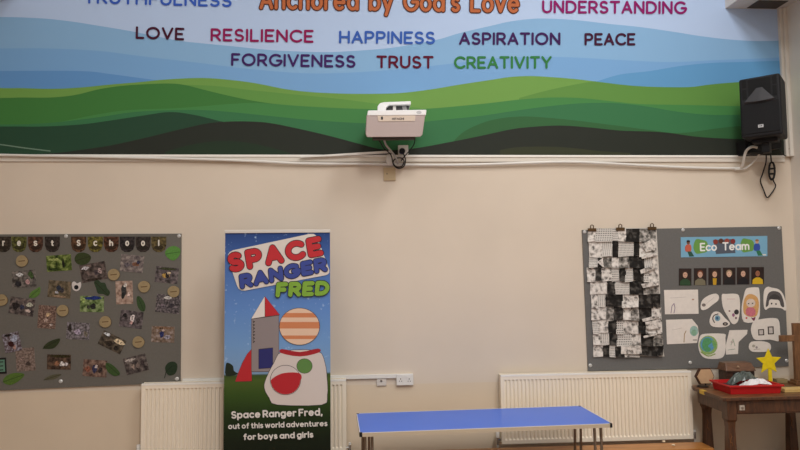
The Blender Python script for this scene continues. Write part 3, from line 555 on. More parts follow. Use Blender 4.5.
for r in range(10):
    y0, y1 = ry[r], ry[r+1]; f = (y0-228)/128.0
    xl, xr = 588+6*f, 655.5+8.5*f
    if r in (3,): xl -= 3
    n = len(tones[r]); cuts = [xl]
    for i in range(1, n): cuts.append(xl+(xr-xl)*(i+rnd.uniform(-.28, .28))/n)
    cuts.append(xr)
    i = 0
    while i < n:
        j = i+1
        while j < n and tones[r][j] == tones[r][i] and j-i < 2: j += 1
        t = tones[r][i]; mat = rnd.choice({'W': gws, 'G': gms, 'B': gds}[t])
        a, b = cuts[i], cuts[j]; dt = .006; db = BD+rnd.uniform(.012, .03)
        tl = rnd.uniform(-.8, .8)
        yb = y1+rnd.uniform(-.3, 1.8)
        q = [P(a-.3, y0+tl*.5, BD+dt), P(b+.4, y0-tl*.5, BD+dt), P(b+.3+tl*.6, (y0+yb)/2, BD+dt+.004), P(b+.4+tl, yb+tl, db), P(a+.2+tl, yb-tl*.6, db+rnd.uniform(-.006, .006)), P(a+tl*.5, (y0+yb)/2, BD+dt+.004)]
        mb = MB(); off = Vector((0, .0006, 0)); off2 = [v+off for v in q]
        mb.add(q+off2, [(0, 1, 2, 5), (5, 2, 3, 4), (6, 11, 8, 7), (11, 10, 9, 8)], mat)
        mb.build('paper_flap', parent=cg); i = j
# a few pale slips on the dark right-hand side, as in the photo
sl_m = M('slip_white', (208, 202, 194), rough=.7)
for pts in ([(642, 244), (652, 239), (656, 243), (655, 250), (646, 252)], [(641, 256), (658, 252.5), (658, 255), (642, 259)], [(640, 270), (655, 265), (656, 268), (641, 274)], [(641, 284), (659, 281), (659, 285), (643, 288)], [(642, 319), (658, 315), (659, 318), (643, 322)], [(645, 322), (660, 319.5), (661, 328), (647, 330)], [(643, 336), (657, 333), (657, 335), (644, 338)], [(597, 262), (604, 268), (603, 258)], [(621, 346), (641, 345.5), (642, 354), (621, 354)]):
    m = MB(); m.sheet(pts, BD+.034, gws[len(pts) % 3], t=.0006); m.build('paper_slip', parent=cg)
for i, (x, y) in enumerate(((592, 228), (620.3, 227.3), (652, 226.6))):
    t = thing('bulldog_clip', 'brown bulldog clip holding the black and white collage, %s' % ('at its left corner', 'in the middle of its top', 'at its right corner')[i], 'clip', P(x, y+3, BD+.005), 'clips on the collage')
    cm = M('clip_bronze', (92, 72, 50), rough=.35, metal=.7)
    m = MB(); a = P(x-4.3, y+3.4, BD+.012); b = P(x+4.3, y+.2, BD+.012); m.box((a.x, -BD-.02, a.z), (b.x, -BD-.006, b.z), cm); m.build('jaw', parent=t, bevel=.004)
    m = MB(); m.tube([P(x-1.6, y+.5, BD+.014), P(x-1.4, y-2.4, BD+.018), P(x, y-3.2, BD+.02), P(x+1.4, y-2.4, BD+.018), P(x+1.6, y+.5, BD+.014)], .0045, cm, n=6); m.build('handle', parent=t, smooth=True)
# ---- eco banner
e = thing('banner_sign', 'small printed sign reading Eco Team at the top of the right board', 'sign', P(724, 257, BD))
m = MB(); D = BD+.003
m.sheet([(680.7, 237.2), (767.3, 235.9), (767.4, 256.2), (681, 257.4)], D, M('sign_blue', (120, 170, 198), rough=.4), t=.0015)
gl = M('sign_green', (104, 152, 74), rough=.4)
for x, y, r in ((700.5, 246.5, 7.6), (747, 245.5, 7.2)): m.sheet(closed([(x+r*(1+.12*math.sin(k*2.4))*math.cos(k*.698), y+r*(1+.12*math.sin(k*2.4))*math.sin(k*.698)) for k in range(9)], 3), D+.0003, gl, t=.0002)
m.sheet([(713, 240), (734, 239), (735.5, 253), (716, 254)], D+.0004, M('sign_slate', (84, 92, 104), rough=.4), t=.0002)
for x, y, c in ((715.5, 241.8, (130, 58, 48)), (721, 241, (90, 56, 44)), (727, 241, (150, 70, 60)), (733, 241.3, (128, 48, 46))): m.sheet(ell(x, y, 2.5, 2.6, 10), D+.0006, M('sign_%d_%d_%d' % c, c, rough=.4), t=.0001)
def kid(x, y, sgn, shirt, legs, skin, hair):
    m.sheet(closed([(x-2.2, y-2.5), (x+2.2, y-2.8), (x+3.2, y+2), (x+1.5, y+4.5), (x-2.5, y+4.2), (x-3.4, y+1)], 2), D+.0006, M('k%d%d' % (x, 1), shirt, rough=.4), t=.0001)
    m.sheet([(x-1, y+4), (x+3, y+4), (x+sgn*5+1, y+9), (x+sgn*5-4, y+9.2)], D+.0007, M('k%d%d' % (x, 2), legs, rough=.4), t=.0001)
    m.sheet(ell(x, y-5, 1.8, 2.1, 10), D+.0008, M('k%d%d' % (x, 3), skin, rough=.4), t=.0001); m.sheet(ell(x, y-6.2, 1.9, 1.1, 10), D+.001, M('k%d%d' % (x, 4), hair, rough=.4), t=.0001)
kid(688.3, 247.4, 1, (190, 96, 76), (44, 84, 70), (120, 82, 62), (36, 28, 26))
kid(757, 246.5, 1, (54, 80, 160), (52, 116, 84), (200, 158, 128), (150, 104, 64))
m.sheet([(762, 254.2), (766, 254.1), (766, 255.4), (762, 255.5)], D+.0006, wl, t=.0001)
letters(m, 'Eco', (700, 251.3), (717, 250.9), 8.4, 1.5, D+.0014, M('sign_white', (232, 232, 230)), gap=.28)
letters(m, 'Team', (722.5, 250.6), (749.5, 250), 8.4, 1.5, D+.0014, M('sign_white', (0, 0, 0)), gap=.28)
m.build('printed_card', parent=e)
# ---- portraits
pd = [(685.2, (44, 72, 48), (58, 42, 38), (196, 156, 134), 'leftmost portrait card, person in dark green'), (700.2, (116, 110, 90), (110, 60, 40), (196, 160, 140), 'portrait card of a person with reddish hair and a grey-green top'), (714.7, (190, 150, 40), (66, 46, 34), (200, 162, 136), 'portrait card of a person in a dark jacket over yellow'), (729.2, (36, 34, 36), (150, 128, 104), (212, 176, 152), 'portrait card of a fair-haired person in black, fourth along'), (743.2, (30, 28, 32), (56, 42, 34), (198, 160, 138), 'portrait card of a dark-haired person in black, second from the right'), (757.7, (206, 170, 40), (34, 26, 24), (146, 96, 72), 'rightmost portrait card, person in bright yellow')]
for i, (x, top, hair, skin, lab) in enumerate(pd):
    m = MB(); yc = 277-.02*(x-685); D = BD+.003
    m.sheet(rect(x, yc, 12.6, 17), D, M('portrait_ground', (46, 34, 32), rough=.35, noise=.15, nscale=30), t=.0012)
    yb = yc+8.5
    m.sheet(closed([(x-5.4, yb), (x-4.8, yb-5), (x-1.6, yb-6.8), (x+1.6, yb-6.8), (x+4.8, yb-5), (x+5.4, yb)], 2)[:-2] if False else [(x-5.4, yb), (x-5, yb-4.4), (x-2, yb-6.6), (x+2, yb-6.6), (x+5, yb-4.4), (x+5.4, yb)], D+.0002, M('portrait_top_%d' % i, top, rough=.5), t=.0001)
    if i == 2:
        for sg in (-1, 1): m.sheet([(x+sg*5.4, yb), (x+sg*5, yb-4.4), (x+sg*2, yb-6.6), (x+sg*1.6, yb)], D+.0003, M('jacket', (40, 38, 40)), t=.0001)
    m.sheet(ell(x, yc-3, 3.1, 3.5, 14), D+.0004, M('portrait_hair_%d' % i, hair), t=.0001)
    m.sheet(ell(x, yc-2, 2.3, 3.0, 14), D+.0006, M('portrait_skin_%d' % i, skin), t=.0001)
    for sg in (-1, 1): m.sheet(ell(x+sg*.9, yc-2.4, .35, .3, 8), D+.0008, M('portrait_eye', (50, 40, 38)), t=.0001)
    m.sheet(rect(x, yc-.5, 1.1, .35), D+.0008, M('portrait_mouth', (160, 96, 86)), t=.0001)
    tag(m.build('portrait_card', origin=P(x, yc, BD)), lab, 'portrait', 'portrait cards on the right board')
# ---- drawings
pap = M('drawing_paper', (222, 215, 207), rough=.75, noise=.04, nscale=25, bump=.1, bscale=60)
def drawing(pts, lab, marks, sm_=True, lift=0.0):
    m = MB(); D = BD+.004+lift; c = (sum(p[0] for p in pts)/len(pts), sum(p[1] for p in pts)/len(pts))
    m.sheet(closed(pts, 3) if sm_ else pts, D, pap, t=.0008)
    for j, (kind, data, col) in enumerate(marks):
        mt_ = M('pencil_%d_%d_%d' % col, col, rough=.8, noise=.12, nscale=70); dd = D+.0002*(j+1)
        if kind == 'e': m.sheet(ell(*data), dd, mt_, t=.0001)
        elif kind == 'p': m.sheet(data, dd, mt_, t=.0001)
        elif kind == 'c': m.sheet(closed(data, 3), dd, mt_, t=.0001)
        else: ribbon(m, data[0], data[1], dd, mt_)
    tag(m.build('paper_drawing', origin=P(*c, BD)), lab, 'drawing', 'drawings on the right board')
PU, GR, BK, BL = (150, 132, 150), (126, 160, 120), (60, 56, 56), (96, 150, 176)
drawing([(664, 290), (698, 289.6), (698.6, 313.8), (665, 314.3)], 'large oblong paper with a faint purple figure, top left of the drawings', [('l', ([(671, 313), (672, 306), (674, 303.5), (675, 308), (674, 313)], .8), PU), ('p', rect(693, 299.5, 2.2, 1.4), (170, 140, 124)), ('l', ([(670, 298), (686, 297)], .35), (180, 172, 168))], False)
drawing([(666, 319.8), (692, 319), (697.8, 326), (698.8, 334), (697, 343), (667, 344.3)], 'oblong paper with a cut corner and a small blue-green globe', [('e', (694, 331, 4.2, 5.2), (150, 180, 172)), ('e', (694, 332.5, 2.6, 3), (128, 166, 140)), ('l', ([(684, 342), (684.5, 334), (686, 331)], 1.0), (170, 148, 120)), ('p', rect(695, 340, 4, .8), (70, 64, 62)), ('l', ([(672, 330), (682, 328)], .35), (184, 176, 170))], False)
drawing([(700.6, 306), (702.5, 300), (708.5, 295.5), (715.5, 293.6), (718.8, 296), (718, 300.5), (713, 304.5), (707, 309), (702, 310)], 'bean-shaped cut-out drawing beside the large oblong paper', [('e', (703.8, 305, 2, 1.6), (120, 112, 108)), ('l', ([(706, 304), (714, 297.5)], .4), (190, 182, 176))])
drawing([(721.8, 295), (726, 294), (736, 293.8), (739.3, 297), (740, 308), (738.4, 320), (735, 324), (731.5, 323), (728, 317), (723, 307.5)], 'tapering cut-out with a dark doodle at its lower tip', [('e', (736.5, 312, 2.4, 2.6), BK), ('e', (733.4, 315, 1.4, 1.8), (150, 100, 130)), ('e', (729.5, 311, 1, .8), (120, 90, 90)), ('l', ([(727, 299), (735, 299)], .5), (200, 170, 168)), ('e', (736, 318, 1, 1.2), (130, 100, 110))])
drawing([(743.8, 296), (745.5, 290), (748, 288), (757, 287.3), (759.3, 290), (760, 305), (758, 320), (744, 322), (741.6, 308)], 'cut-out drawing of a figure with orange hair and a pink top', [('c', [(743.5, 303), (746, 296), (751, 294), (757, 297), (759, 304), (757.5, 314), (754, 317), (747, 316), (743.5, 312)], (206, 160, 104)), ('e', (750.8, 303, 4.6, 4.2), (214, 198, 186)), ('c', [(747, 308), (754, 308), (755.5, 314), (751, 316.5), (746, 314)], (196, 112, 126)), ('e', (748.6, 303.6, .8, .6), BK), ('e', (752.6, 303.4, .8, .6), BK), ('c', [(751, 317.5), (753, 318), (755.5, 317), (754, 321)], (120, 60, 84)), ('e', (746.5, 318, 1, 1), (190, 90, 90))])
drawing([(763.6, 304), (764, 291), (767.5, 286.8), (771.5, 287.6), (779, 289.5), (784, 296), (786.6, 308), (785, 310.6), (781, 308.2), (770, 307.6), (765.5, 310)], 'cut-out drawing of a head with big dark hair at the right edge', [('c', [(766, 303), (768, 294), (773, 291), (780, 293), (783.5, 301), (784, 307), (781, 306), (778.5, 300), (770, 299.6), (768.5, 305), (766, 307)], (88, 84, 84)), ('e', (771.6, 303.6, .8, .9), BK), ('e', (776, 304, .8, .9), BK), ('c', [(770, 296.5), (774, 294), (779, 296), (780, 299.5), (770, 299)], (70, 66, 66))])
drawing([(709.5, 322), (711.5, 314.5), (715, 311.6), (720, 312.5), (725, 318), (729.6, 322.4), (729, 325.5), (723, 327.2), (713, 326.6)], 'rounded cut-out with a blue curl and a dark oval', [('l', (smooth_line([(718, 314), (714, 315.5), (712.8, 319), (714.5, 322.5)], 3), 1.0), BK), ('e', (717.5, 318.2, 2.8, 3), (120, 160, 176)), ('e', (717.2, 318.2, 1.3, 1.5), (60, 90, 120)), ('e', (725.3, 323.9, 2.7, 1.8), BK), ('e', (725.3, 323.9, 1.3, .8), (150, 140, 130))])
drawing([(698.4, 345), (700, 336.5), (705, 333.8), (724, 333.8), (725.4, 338), (725.4, 350), (723, 357), (716, 359), (705, 358), (700, 353)], 'cut-out drawing of a big blue and green globe', [('e', (708.4, 345.2, 9.2, 9.6), (140, 170, 104)), ('e', (707.6, 344.4, 7.2, 7.6), (92, 148, 184)), ('c', [(704, 339), (709, 338), (712, 342), (708, 346), (711, 349), (708, 352), (704, 350), (702, 345)], (86, 150, 100)), ('c', [(712, 340), (716, 343), (715.5, 348), (713, 346)], (110, 160, 96)), ('l', (smooth_line([(701, 352), (708, 356), (715, 354)], 3), 1.2), (140, 160, 90))])
drawing([(729.5, 330.2), (747.6, 329.8), (747, 334), (738.6, 342), (738, 354), (726, 354.6), (725.6, 346)], 'angular funnel-shaped cut-out drawing with faint pencil lines', [('l', ([(731, 345), (733, 339), (735, 346)], .7), (160, 170, 150)), ('l', ([(728, 350), (735, 349)], .6), (150, 160, 144)), ('e', (732, 342, 1.4, 1.4), (186, 176, 168))], False)
drawing([(751, 328), (754, 321.3), (762, 319), (773, 318), (778.6, 320), (780, 330), (779.6, 341), (770, 339.6), (756, 340), (752, 335)], 'large rounded cut-out with two dark window squares', [('p', rect(761.2, 332.3, 6, 6.2, -3), (70, 60, 54)), ('p', rect(761.2, 332.3, 3.8, 4.2, -3), (198, 190, 184)), ('p', rect(770.8, 330.4, 6, 8, -3), (70, 60, 54)), ('p', rect(770.8, 330.4, 3.6, 5.8, -3), (198, 190, 184))], True, .001)
drawing([(748.8, 346.5), (751.5, 341.8), (762, 341.2), (769, 343), (771, 347), (768.4, 351.4), (755, 352), (750.3, 350.3)], 'small capsule-shaped cut-out just above the yellow star', [('e', (753.6, 346, 1.6, 1.4), (170, 164, 150)), ('e', (756.6, 347.4, 1.2, 1.2), (150, 140, 140)), ('l', ([(754, 349.5), (760, 349)], .5), (160, 150, 140))], True, .002)

# ================================================================== RADIATORS, SOCKETS, TRUNKING
radm = M('radiator_white', (236, 225, 206), rough=.35)
def radiator(lab, pl, pr_, zt, zb, xl, xr):
    t = thing('panel_radiator', lab, 'radiator', (xl, -.06, zb))
    yf, yb = -.1, -.035; n = max(8, round((xr-xl-.05)/.0335)); pitch = (xr-xl-.05)/n; x0 = xl+.025
    m = MB()
    # front panel: pressed ribs with rounded ends
    zz0, zz1, dp_ = zb+.032, zt-.042, .012
    def q4(x0_, x1_, z0_, z1_, y_): m.face([(x0_, y_, z0_), (x1_, y_, z0_), (x1_, y_, z1_), (x0_, y_, z1_)], radm)
    q4(xl, xr, zb, zz0, yf); q4(xl, xr, zz1, zt-.012, yf)
    m.face([(xl, yf, zb), (xr, yf, zb), (xr, yf+.02, zb), (xl, yf+.02, zb)], radm)
    xp = xl
    for k in range(n):
        c = x0+(k+.5)*pitch; hw = pitch*.3; i2 = hw*.5
        q4(xp, c-hw, zz0, zz1, yf); xp = c+hw
        o_ = [(c-hw, yf, zz0), (c+hw, yf, zz0), (c+hw, yf, zz1), (c-hw, yf, zz1)]
        r_ = [(c-i2, yf+dp_, zz0+.012), (c+i2, yf+dp_, zz0+.012), (c+i2, yf+dp_, zz1-.012), (c-i2, yf+dp_, zz1-.012)]
        m.add(o_+r_, [(0, 1, 5, 4), (1, 2, 6, 5), (2, 3, 7, 6), (3, 0, 4, 7), (4, 5, 6, 7)], radm)
    q4(xp, xr, zz0, zz1, yf)
    m.build('front_panel', parent=t)
    m = MB(); m.box((xl+.01, yb, zb+.005), (xr-.01, yb+.008, zt-.02), radm)
    for k in range(0, n, 2): m.box((x0+k*pitch, yb, zb+.05), (x0+k*pitch+.004, yf+.02, zt-.06), radm)
    m.build('rear_panel', parent=t)
    m = MB(); m.box((xl, yf-.002, zt-.014), (xr, yf+.022, zt), white); m.box((xl, yb, zt-.014), (xr, yb+.012, zt), radm)  # front rail whiter than the panel: highlight on the top put into the colour
    k = 0; x = xl+.01
    while x < xr-.01: m.box((x, yf+.014, zt-.008), (x+.006, yb, zt-.002), radm); x += .022
    m.build('top_grille', parent=t)
    for sx_ in (xl, xr-.005):
        m = MB(); m.box((sx_, yf+.006, zb+.012), (sx_+.005, yb+.012, zt-.004), radm); m.build('side_panel', parent=t)
    for sx_, sg in ((xl, -1), (xr, 1)):
        v = m = MB(); xx = sx_+sg*.028
        m.tube([(sx_+sg*.001, -.065, zb+.03), (xx, -.065, zb+.03)], .009, M('chrome', (190, 188, 184), rough=.25, metal=.8))
        m.lathe([(.011, zb-.01), (.012, zb+.05)], M('chrome', (0, 0, 0)), T=Matrix.Translation((xx, -.065, 0)), n=12)
        if sg < 0: m.lathe([(.016, zb+.05), (.017, zb+.095), (.012, zb+.102)], whitep, T=Matrix.Translation((xx, -.065, 0)), n=14)
        else: m.lathe([(.012, zb+.05), (.012, zb+.068)], whitep, T=Matrix.Translation((xx, -.065, 0)), n=12)
        m.tube([(xx, -.065, zb-.01), (xx, -.065, .002)], .0075, M('pipe_white', (206, 200, 190), rough=.4)); m.build('valve', parent=t, smooth=True)
    return t
a, b = P(500.5, 375, .1), P(691, 371.5, .1)
radiator('white ribbed panel radiator behind the right end of the blue table', 0, 0, a.z, P(600, 441.5, .1).z, a.x, b.x)
a, b = P(141.5, 384.5, .1), P(346, 379, .1)
radiator('white ribbed panel radiator behind the roll-up banner', 0, 0, a.z+.005, .155, a.x, b.x)
m = MB(); v = P(183, 380.8, .0); v2 = P(396.3, 375.4, .0)
m.box((v.x, -.022, v2.z-.02), (v2.x, 0, v2.z+.014), whitep)
tag(m.build('dado_trunking', bevel=.002, origin=(v.x, -.001, v2.z)), 'thin white trunking running above the left radiator to the double socket', 'trunking')
t = thing('single_socket', 'small white single outlet under the trunking left of the double socket', 'socket', P(381.5, 385, 0))
m = MB(); slab(m, [(376.6, 378.2), (386.3, 377.9), (386.4, 385.6), (376.8, 385.9)], .014, 0, M('socket_grey', (206, 200, 192), rough=.4)); m.build('face_plate', parent=t, bevel=.002)
m = MB(); slab(m, ell(381.3, 381, 1.1, 1.1, 10), .017, .0142, M('socket_dark', (96, 88, 82))); m.build('outlet', parent=t)
t = thing('double_socket', 'white double wall socket at the end of the thin trunking', 'socket', P(404.5, 386, 0))
m = MB(); slab(m, [(396.3, 374.3), (413.2, 373.9), (413.5, 385.2), (396.5, 385.6)], .03, 0, whitep); m.build('face_plate', parent=t, bevel=.004)
for cx in (400.6, 409.2):
    m = MB()
    for dx, dy in ((0, -1.4), (-1.1, .8), (1.1, .8)): slab(m, rect(cx+dx, 380.4+dy, .8, 1.3 if dx == 0 else .9), .0306, .0301, M('socket_dark', (0, 0, 0)))
    m.build('pin_holes', parent=t)
    m = MB(); slab(m, rect(cx+(2.4 if cx < 405 else -2.4), 377, 1.6, 2.2), .034, .0301, whitep); m.build('switch', parent=t, bevel=.001)

# ================================================================== ROLL-UP BANNER
BN = .35
ba, bb = P(225.2, 232.5, BN), P(330, 230.5, BN)
bx0, bx1, bzt = ba.x, bb.x, (ba.z+bb.z)/2
bn = thing('roller_banner', 'tall printed roll-up banner stand in front of the left radiator', 'banner', ((bx0+bx1)/2, -BN+.03, 0))
alu = M('aluminium', (196, 194, 190), rough=.3, metal=.6)
m = MB(); m.box((bx0-.004, -BN-.008, bzt-.012), (bx1+.004, -BN+.014, bzt+.014), M('rail_silver', (214, 208, 200), rough=.35, metal=.3)); m.build('top_rail', parent=bn, bevel=.003)
m = MB(); m.box((bx0-.012, -BN-.05, .012), (bx1+.012, -BN+.1, .085), alu)
m.build('cassette_base', parent=bn, bevel=.012)
for xx in (bx0+.1, bx1-.1):
    m = MB(); m.box((xx-.02, -BN-.12, 0), (xx+.02, -BN+.2, .012), alu); m.build('foot', parent=bn, bevel=.003)
m = MB(); m.tube([((bx0+bx1)/2, -BN+.04, .08), ((bx0+bx1)/2, -BN+.02, bzt-.005)], .01, alu); m.build('pole', parent=bn, smooth=True)
m = MB(); zz = lambda py: P(278, py, BN).z
m.box((bx0, -BN, .08), (bx1, -BN+.002, bzt-.01), ramp_mat('banner_ground', 2, [(.05, (20, 22, 18)), (zz(440), (26, 34, 22)), (zz(415), (36, 52, 26)), (zz(395), (54, 78, 32)), (zz(380), (72, 92, 40)), (zz(374.5), (60, 78, 42)), (zz(373), (126, 156, 190)), (zz(345), (112, 152, 200)), (zz(310), (96, 136, 196)), (zz(262), (70, 104, 168)), (zz(232), (42, 66, 122))], rough=.4, speck=26))
m.build('graphic_sheet', parent=bn)
bi = [0]
def art(pts, col, name='artwork', lab=None, mb=None, ol=None):
    bi[0] += 1; d = BN+.0006+.0003*bi[0]
    q = mb or MB()
    if ol: q.sheet([(x, y) for x, y in pts], d, M('art_line', (60, 52, 50)), t=.0001)
    if ol:
        cx = sum(p[0] for p in pts)/len(pts); cy = sum(p[1] for p in pts)/len(pts)
        pts = [(cx+(x-cx)*(1-ol/max(4, math.hypot(x-cx, y-cy))), cy+(y-cy)*(1-ol/max(4, math.hypot(x-cx, y-cy)))) for x, y in pts]
        d += .00015
    q.sheet(pts, d, M('art_%d_%d_%d' % col, col, rough=.45), t=.0001)
    return q
q = MB()
art(closed([(226, 364), (229, 363), (233, 366), (234, 371), (238, 374), (226, 376)], 3), (30, 40, 28), mb=q)
q.build('hedge_print', parent=bn)
q = MB()
art(closed([(251.5, 350), (246, 356), (240, 368), (235, 382), (252, 382)], 2)[:] if False else [(251.5, 349), (247, 354), (242, 363), (238, 373), (235, 382), (252, 381.5)], (178, 42, 48), mb=q, ol=.5)
art([(251.3, 318.8), (279, 315), (279, 372), (251.3, 372)], (138, 128, 128), mb=q, ol=.6)
art([(264.8, 296), (251, 319), (265, 317)], (222, 214, 208), mb=q, ol=.5); art([(264.8, 296), (265, 317), (280, 315)], (184, 42, 50), mb=q, ol=.5)
art([(258.5, 349), (273, 347.5), (273, 368), (258.5, 369)], (44, 46, 104), mb=q, ol=.5)
bi[0] += 1
for k in range(7): ribbon(q, [(253, 321+k*3.3), (254.6, 321.6+k*3.3), (253.2, 322.8+k*3.3)], .8, BN+.0006+.0003*bi[0], M('art_line', (0, 0, 0)))
q.build('rocket_print', parent=bn, label='grey rocket with a red and white nose printed on the banner')
q = MB()   # plain stand-in artwork: a smooth white capsule under a banded planet
art(closed([(283, 351), (317, 350.5), (325, 362), (327.5, 380), (327.5, 396), (322, 405), (277, 405), (269, 398), (264, 388), (266, 378), (274, 362)], 3), (206, 196, 190), mb=q, ol=.5)
art(closed([(282, 349), (300, 352), (318, 348.5), (319, 352.5), (300, 356.5), (281, 353)], 3), (160, 36, 44), mb=q)
art(ell(304.5, 366, 8, 7.6, 24), (92, 132, 70), mb=q, ol=.4)
q.build('capsule_print', parent=bn, label='plain white capsule printed on the banner')
q = MB()
art(ell(299.5, 326.5, 20.5, 18.8, 30), (222, 190, 164), mb=q, ol=.5)
for ya, yb_ in ((313, 317.5), (322, 328.5), (335.5, 339)):
    hw_ = lambda y: 19.9*math.sqrt(max(0, 1-((y-326.5)/18.2)**2))
    ys_ = [ya+(yb_-ya)*k/6 for k in range(7)]
    art([(299.5-hw_(y), y) for y in reversed(ys_)]+[(299.5+hw_(y), y) for y in ys_], (200, 128, 88), mb=q)
q.build('planet_print', parent=bn, label='peach planet with orange bands printed on the banner')
q = MB(); art(ell(285.5, 380, 15.5, 15, 30), (206, 196, 192), mb=q, ol=.5)
art([(x, y) for x, y in ell(285.5, 380, 14.8, 14.3, 24, 0, 180)], (176, 40, 48), mb=q)
art(closed([(271, 381), (278, 375), (288, 372.5), (300, 373.5), (300.2, 380.5), (285, 384)], 3), (176, 40, 48), mb=q)
q.build('ball_print', parent=bn, label='red and white ball printed on the banner')
q = MB(); art([(227.6, 258), (228, 254.6), (229.8, 252), (233, 250.2), (310, 233.8), (313.6, 233.9), (316.2, 235.6), (317.8, 238.4), (329.4, 270), (329.3, 272.4), (328, 274.2), (325.6, 275.2), (245, 290.6), (241.4, 290.4), (238.6, 288.6), (237.2, 286)], (214, 206, 198), mb=q); q.build('title_plate', parent=bn)
d0 = BN+.0006+.0003*(bi[0]+2); ink = M('title_outline', (36, 30, 40), rough=.45)
for wd, l, r_, cap, w_, col, sl, gp, pl in (('SPACE', (229.6, 273.2), (324.0, 255.2), 19.8, 5.6, (186, 46, 52), 0.02, .5, 'SPACE'), ('RANGER', (240.6, 289.2), (327.8, 271.2), 14.6, 4.4, (60, 74, 146), 0.1, .42, 'RANGER'), ('FRED', (275.6, 297.4), (329.2, 295.4), 15, 4.4, (124, 166, 60), 0.12, .42, 'FRED')):
    m = MB(); letters(m, wd, l, r_, cap, w_, d0+.0014, M('title_'+wd, col, rough=.45), gap=gp, outline=ink, ow=.7, slant=sl); m.build('lettering', parent=bn, label='the printed word '+wd)
    d0 += .0025
wt = M('banner_text', (216, 212, 206), rough=.5)
for wd, l, r_, cap, w_ in (('Space Ranger Fred,', (231.3, 418.8), (322.6, 415.6), 7.6, 1.6), ('out of this world adventures', (228.2, 429.2), (327.6, 426.2), 5.8, 1.15), ('for boys and girls', (243.5, 440.2), (313.5, 437.6), 6.4, 1.4)):
    m = MB(); letters(m, wd, l, r_, cap, w_, d0, wt, gap=.34, space=.62); m.build('lettering', parent=bn, label='the printed words '+wd.rstrip(','))

# ================================================================== BLUE TABLE
tc_ = [PZ(*p, .54) for p in ((356, 413.6), (578, 406), (614.5, 423.5), (361, 432.6))]
ctr = sum(tc_, Vector())/4; ctr.z = 0
ang = math.atan2(tc_[1].y-tc_[0].y, tc_[1].x-tc_[0].x)
tb = thing('folding_table', 'low blue-topped folding table with steel legs in front of the wall', 'table', ctr, rz=ang)
TL, TD, TH = .926, .305, .54
m = MB(); m.box((-TL+.006, -TD+.006, TH-.02), (TL-.006, TD-.006, TH), M('table_blue', (62, 112, 216), rough=.3)); m.build('table_top', parent=tb, local=True)
em = M('table_edge', (186, 172, 150), rough=.4); es = M('table_edge_strip', (214, 208, 200), rough=.35)
m = MB()
for y in (-TD, TD-.006): m.box((-TL+.02, y, TH-.028), (TL-.02, y+.006, TH-.002), em); m.box((-TL+.02, y, TH-.002), (TL-.02, y+.006, TH+.001), es)
for x in (-TL, TL-.006): m.box((x, -TD+.02, TH-.028), (x+.006, TD-.02, TH-.002), em); m.box((x, -TD+.02, TH-.002), (x+.006, TD-.02, TH+.001), es)
m.build('edge_trim', parent=tb, local=True)
for sx_ in (-1, 1):
    for sy_ in (-1, 1):
        m = MB(); m.box((min(sx_*TL, sx_*(TL-.022)), min(sy_*TD, sy_*(TD-.022)), TH-.03), (max(sx_*TL, sx_*(TL-.022)), max(sy_*TD, sy_*(TD-.022)), TH+.002), black); m.build('corner_cap', parent=tb, local=True, bevel=.004)
steel = M('leg_steel', (134, 122, 108), rough=.35, metal=.6)
for sx_ in (-1, 1):
    for sy_ in (-1, 1):
        m = MB(); x = sx_*(TL-.07); y = sy_*(TD-.11); s2 = .025
        m.tube([(x-s2, y, TH-.022), (x-s2+.0*sx_, y+sy_*.02, .012), (x-s2*.9, y+sy_*.022, .008)], .0105, steel, n=10)
        m.tube([(x+s2, y, TH-.022), (x+s2, y+sy_*.02, .012), (x+s2*.9, y+sy_*.022, .008)], .0105, steel, n=10)
        m.tube([(x-s2*.9, y+sy_*.022, .0106), (x+s2*.9, y+sy_*.022, .0106)], .0105, steel, n=10)
        m.build('leg', parent=tb, local=True, smooth=True)
    m = MB(); m.box((sx_*(TL-.07)-.03, -TD+.08, TH-.045), (sx_*(TL-.07)+.03, TD-.08, TH-.02), M('leg_bracket', (70, 58, 50), rough=.5)); m.build('leg_bracket', parent=tb, local=True)

# ================================================================== LOW BENCH
BZ = .18
p1, p2 = PZ(434, 449.8, BZ), PZ(704, 441.2, BZ); ex = p2.x-.03
bd = thing('wooden_bench', 'low orange wooden bench in front of the right radiator', 'bench', (1.7, -.28, 0))
om = wood('bench_wood', (150, 94, 42), (196, 134, 70), (1.2, 16, 16), rough=.35)
ybk = -.19; yfr = ybk-.2
m = MB(); m.box((.2, yfr, BZ-.035), (ex, ybk, BZ), om); m.build('bench_top', parent=bd, bevel=.006)
for x in (.55, 1.5, ex-.25):
    m = MB(); m.box((x, yfr+.03, 0), (x+.04, ybk-.03, BZ-.035), om); m.build('leg', parent=bd, bevel=.004)
m = MB(); m.box((.5, (yfr+ybk)/2-.02, .06), (ex-.2, (yfr+ybk)/2+.02, .12), om); m.build('rail', parent=bd)
for i, (px, py, lab) in enumerate(((663.8, 442.4, 'tiny pale scrap on the bench right under the radiator'), (673.3, 446, 'tiny pale scrap nearer the front of the bench'))):
    v = PZ(px, py, BZ); m = MB(); m.lathe([(.004, 0), (.013, .003), (.015, .01), (.009, .015)], M('scrap', (226, 206, 176), rough=.6), T=Matrix.Translation(v), n=9)
    tag(m.build('paper_scrap', origin=v), lab, 'scrap', 'scraps on the bench')

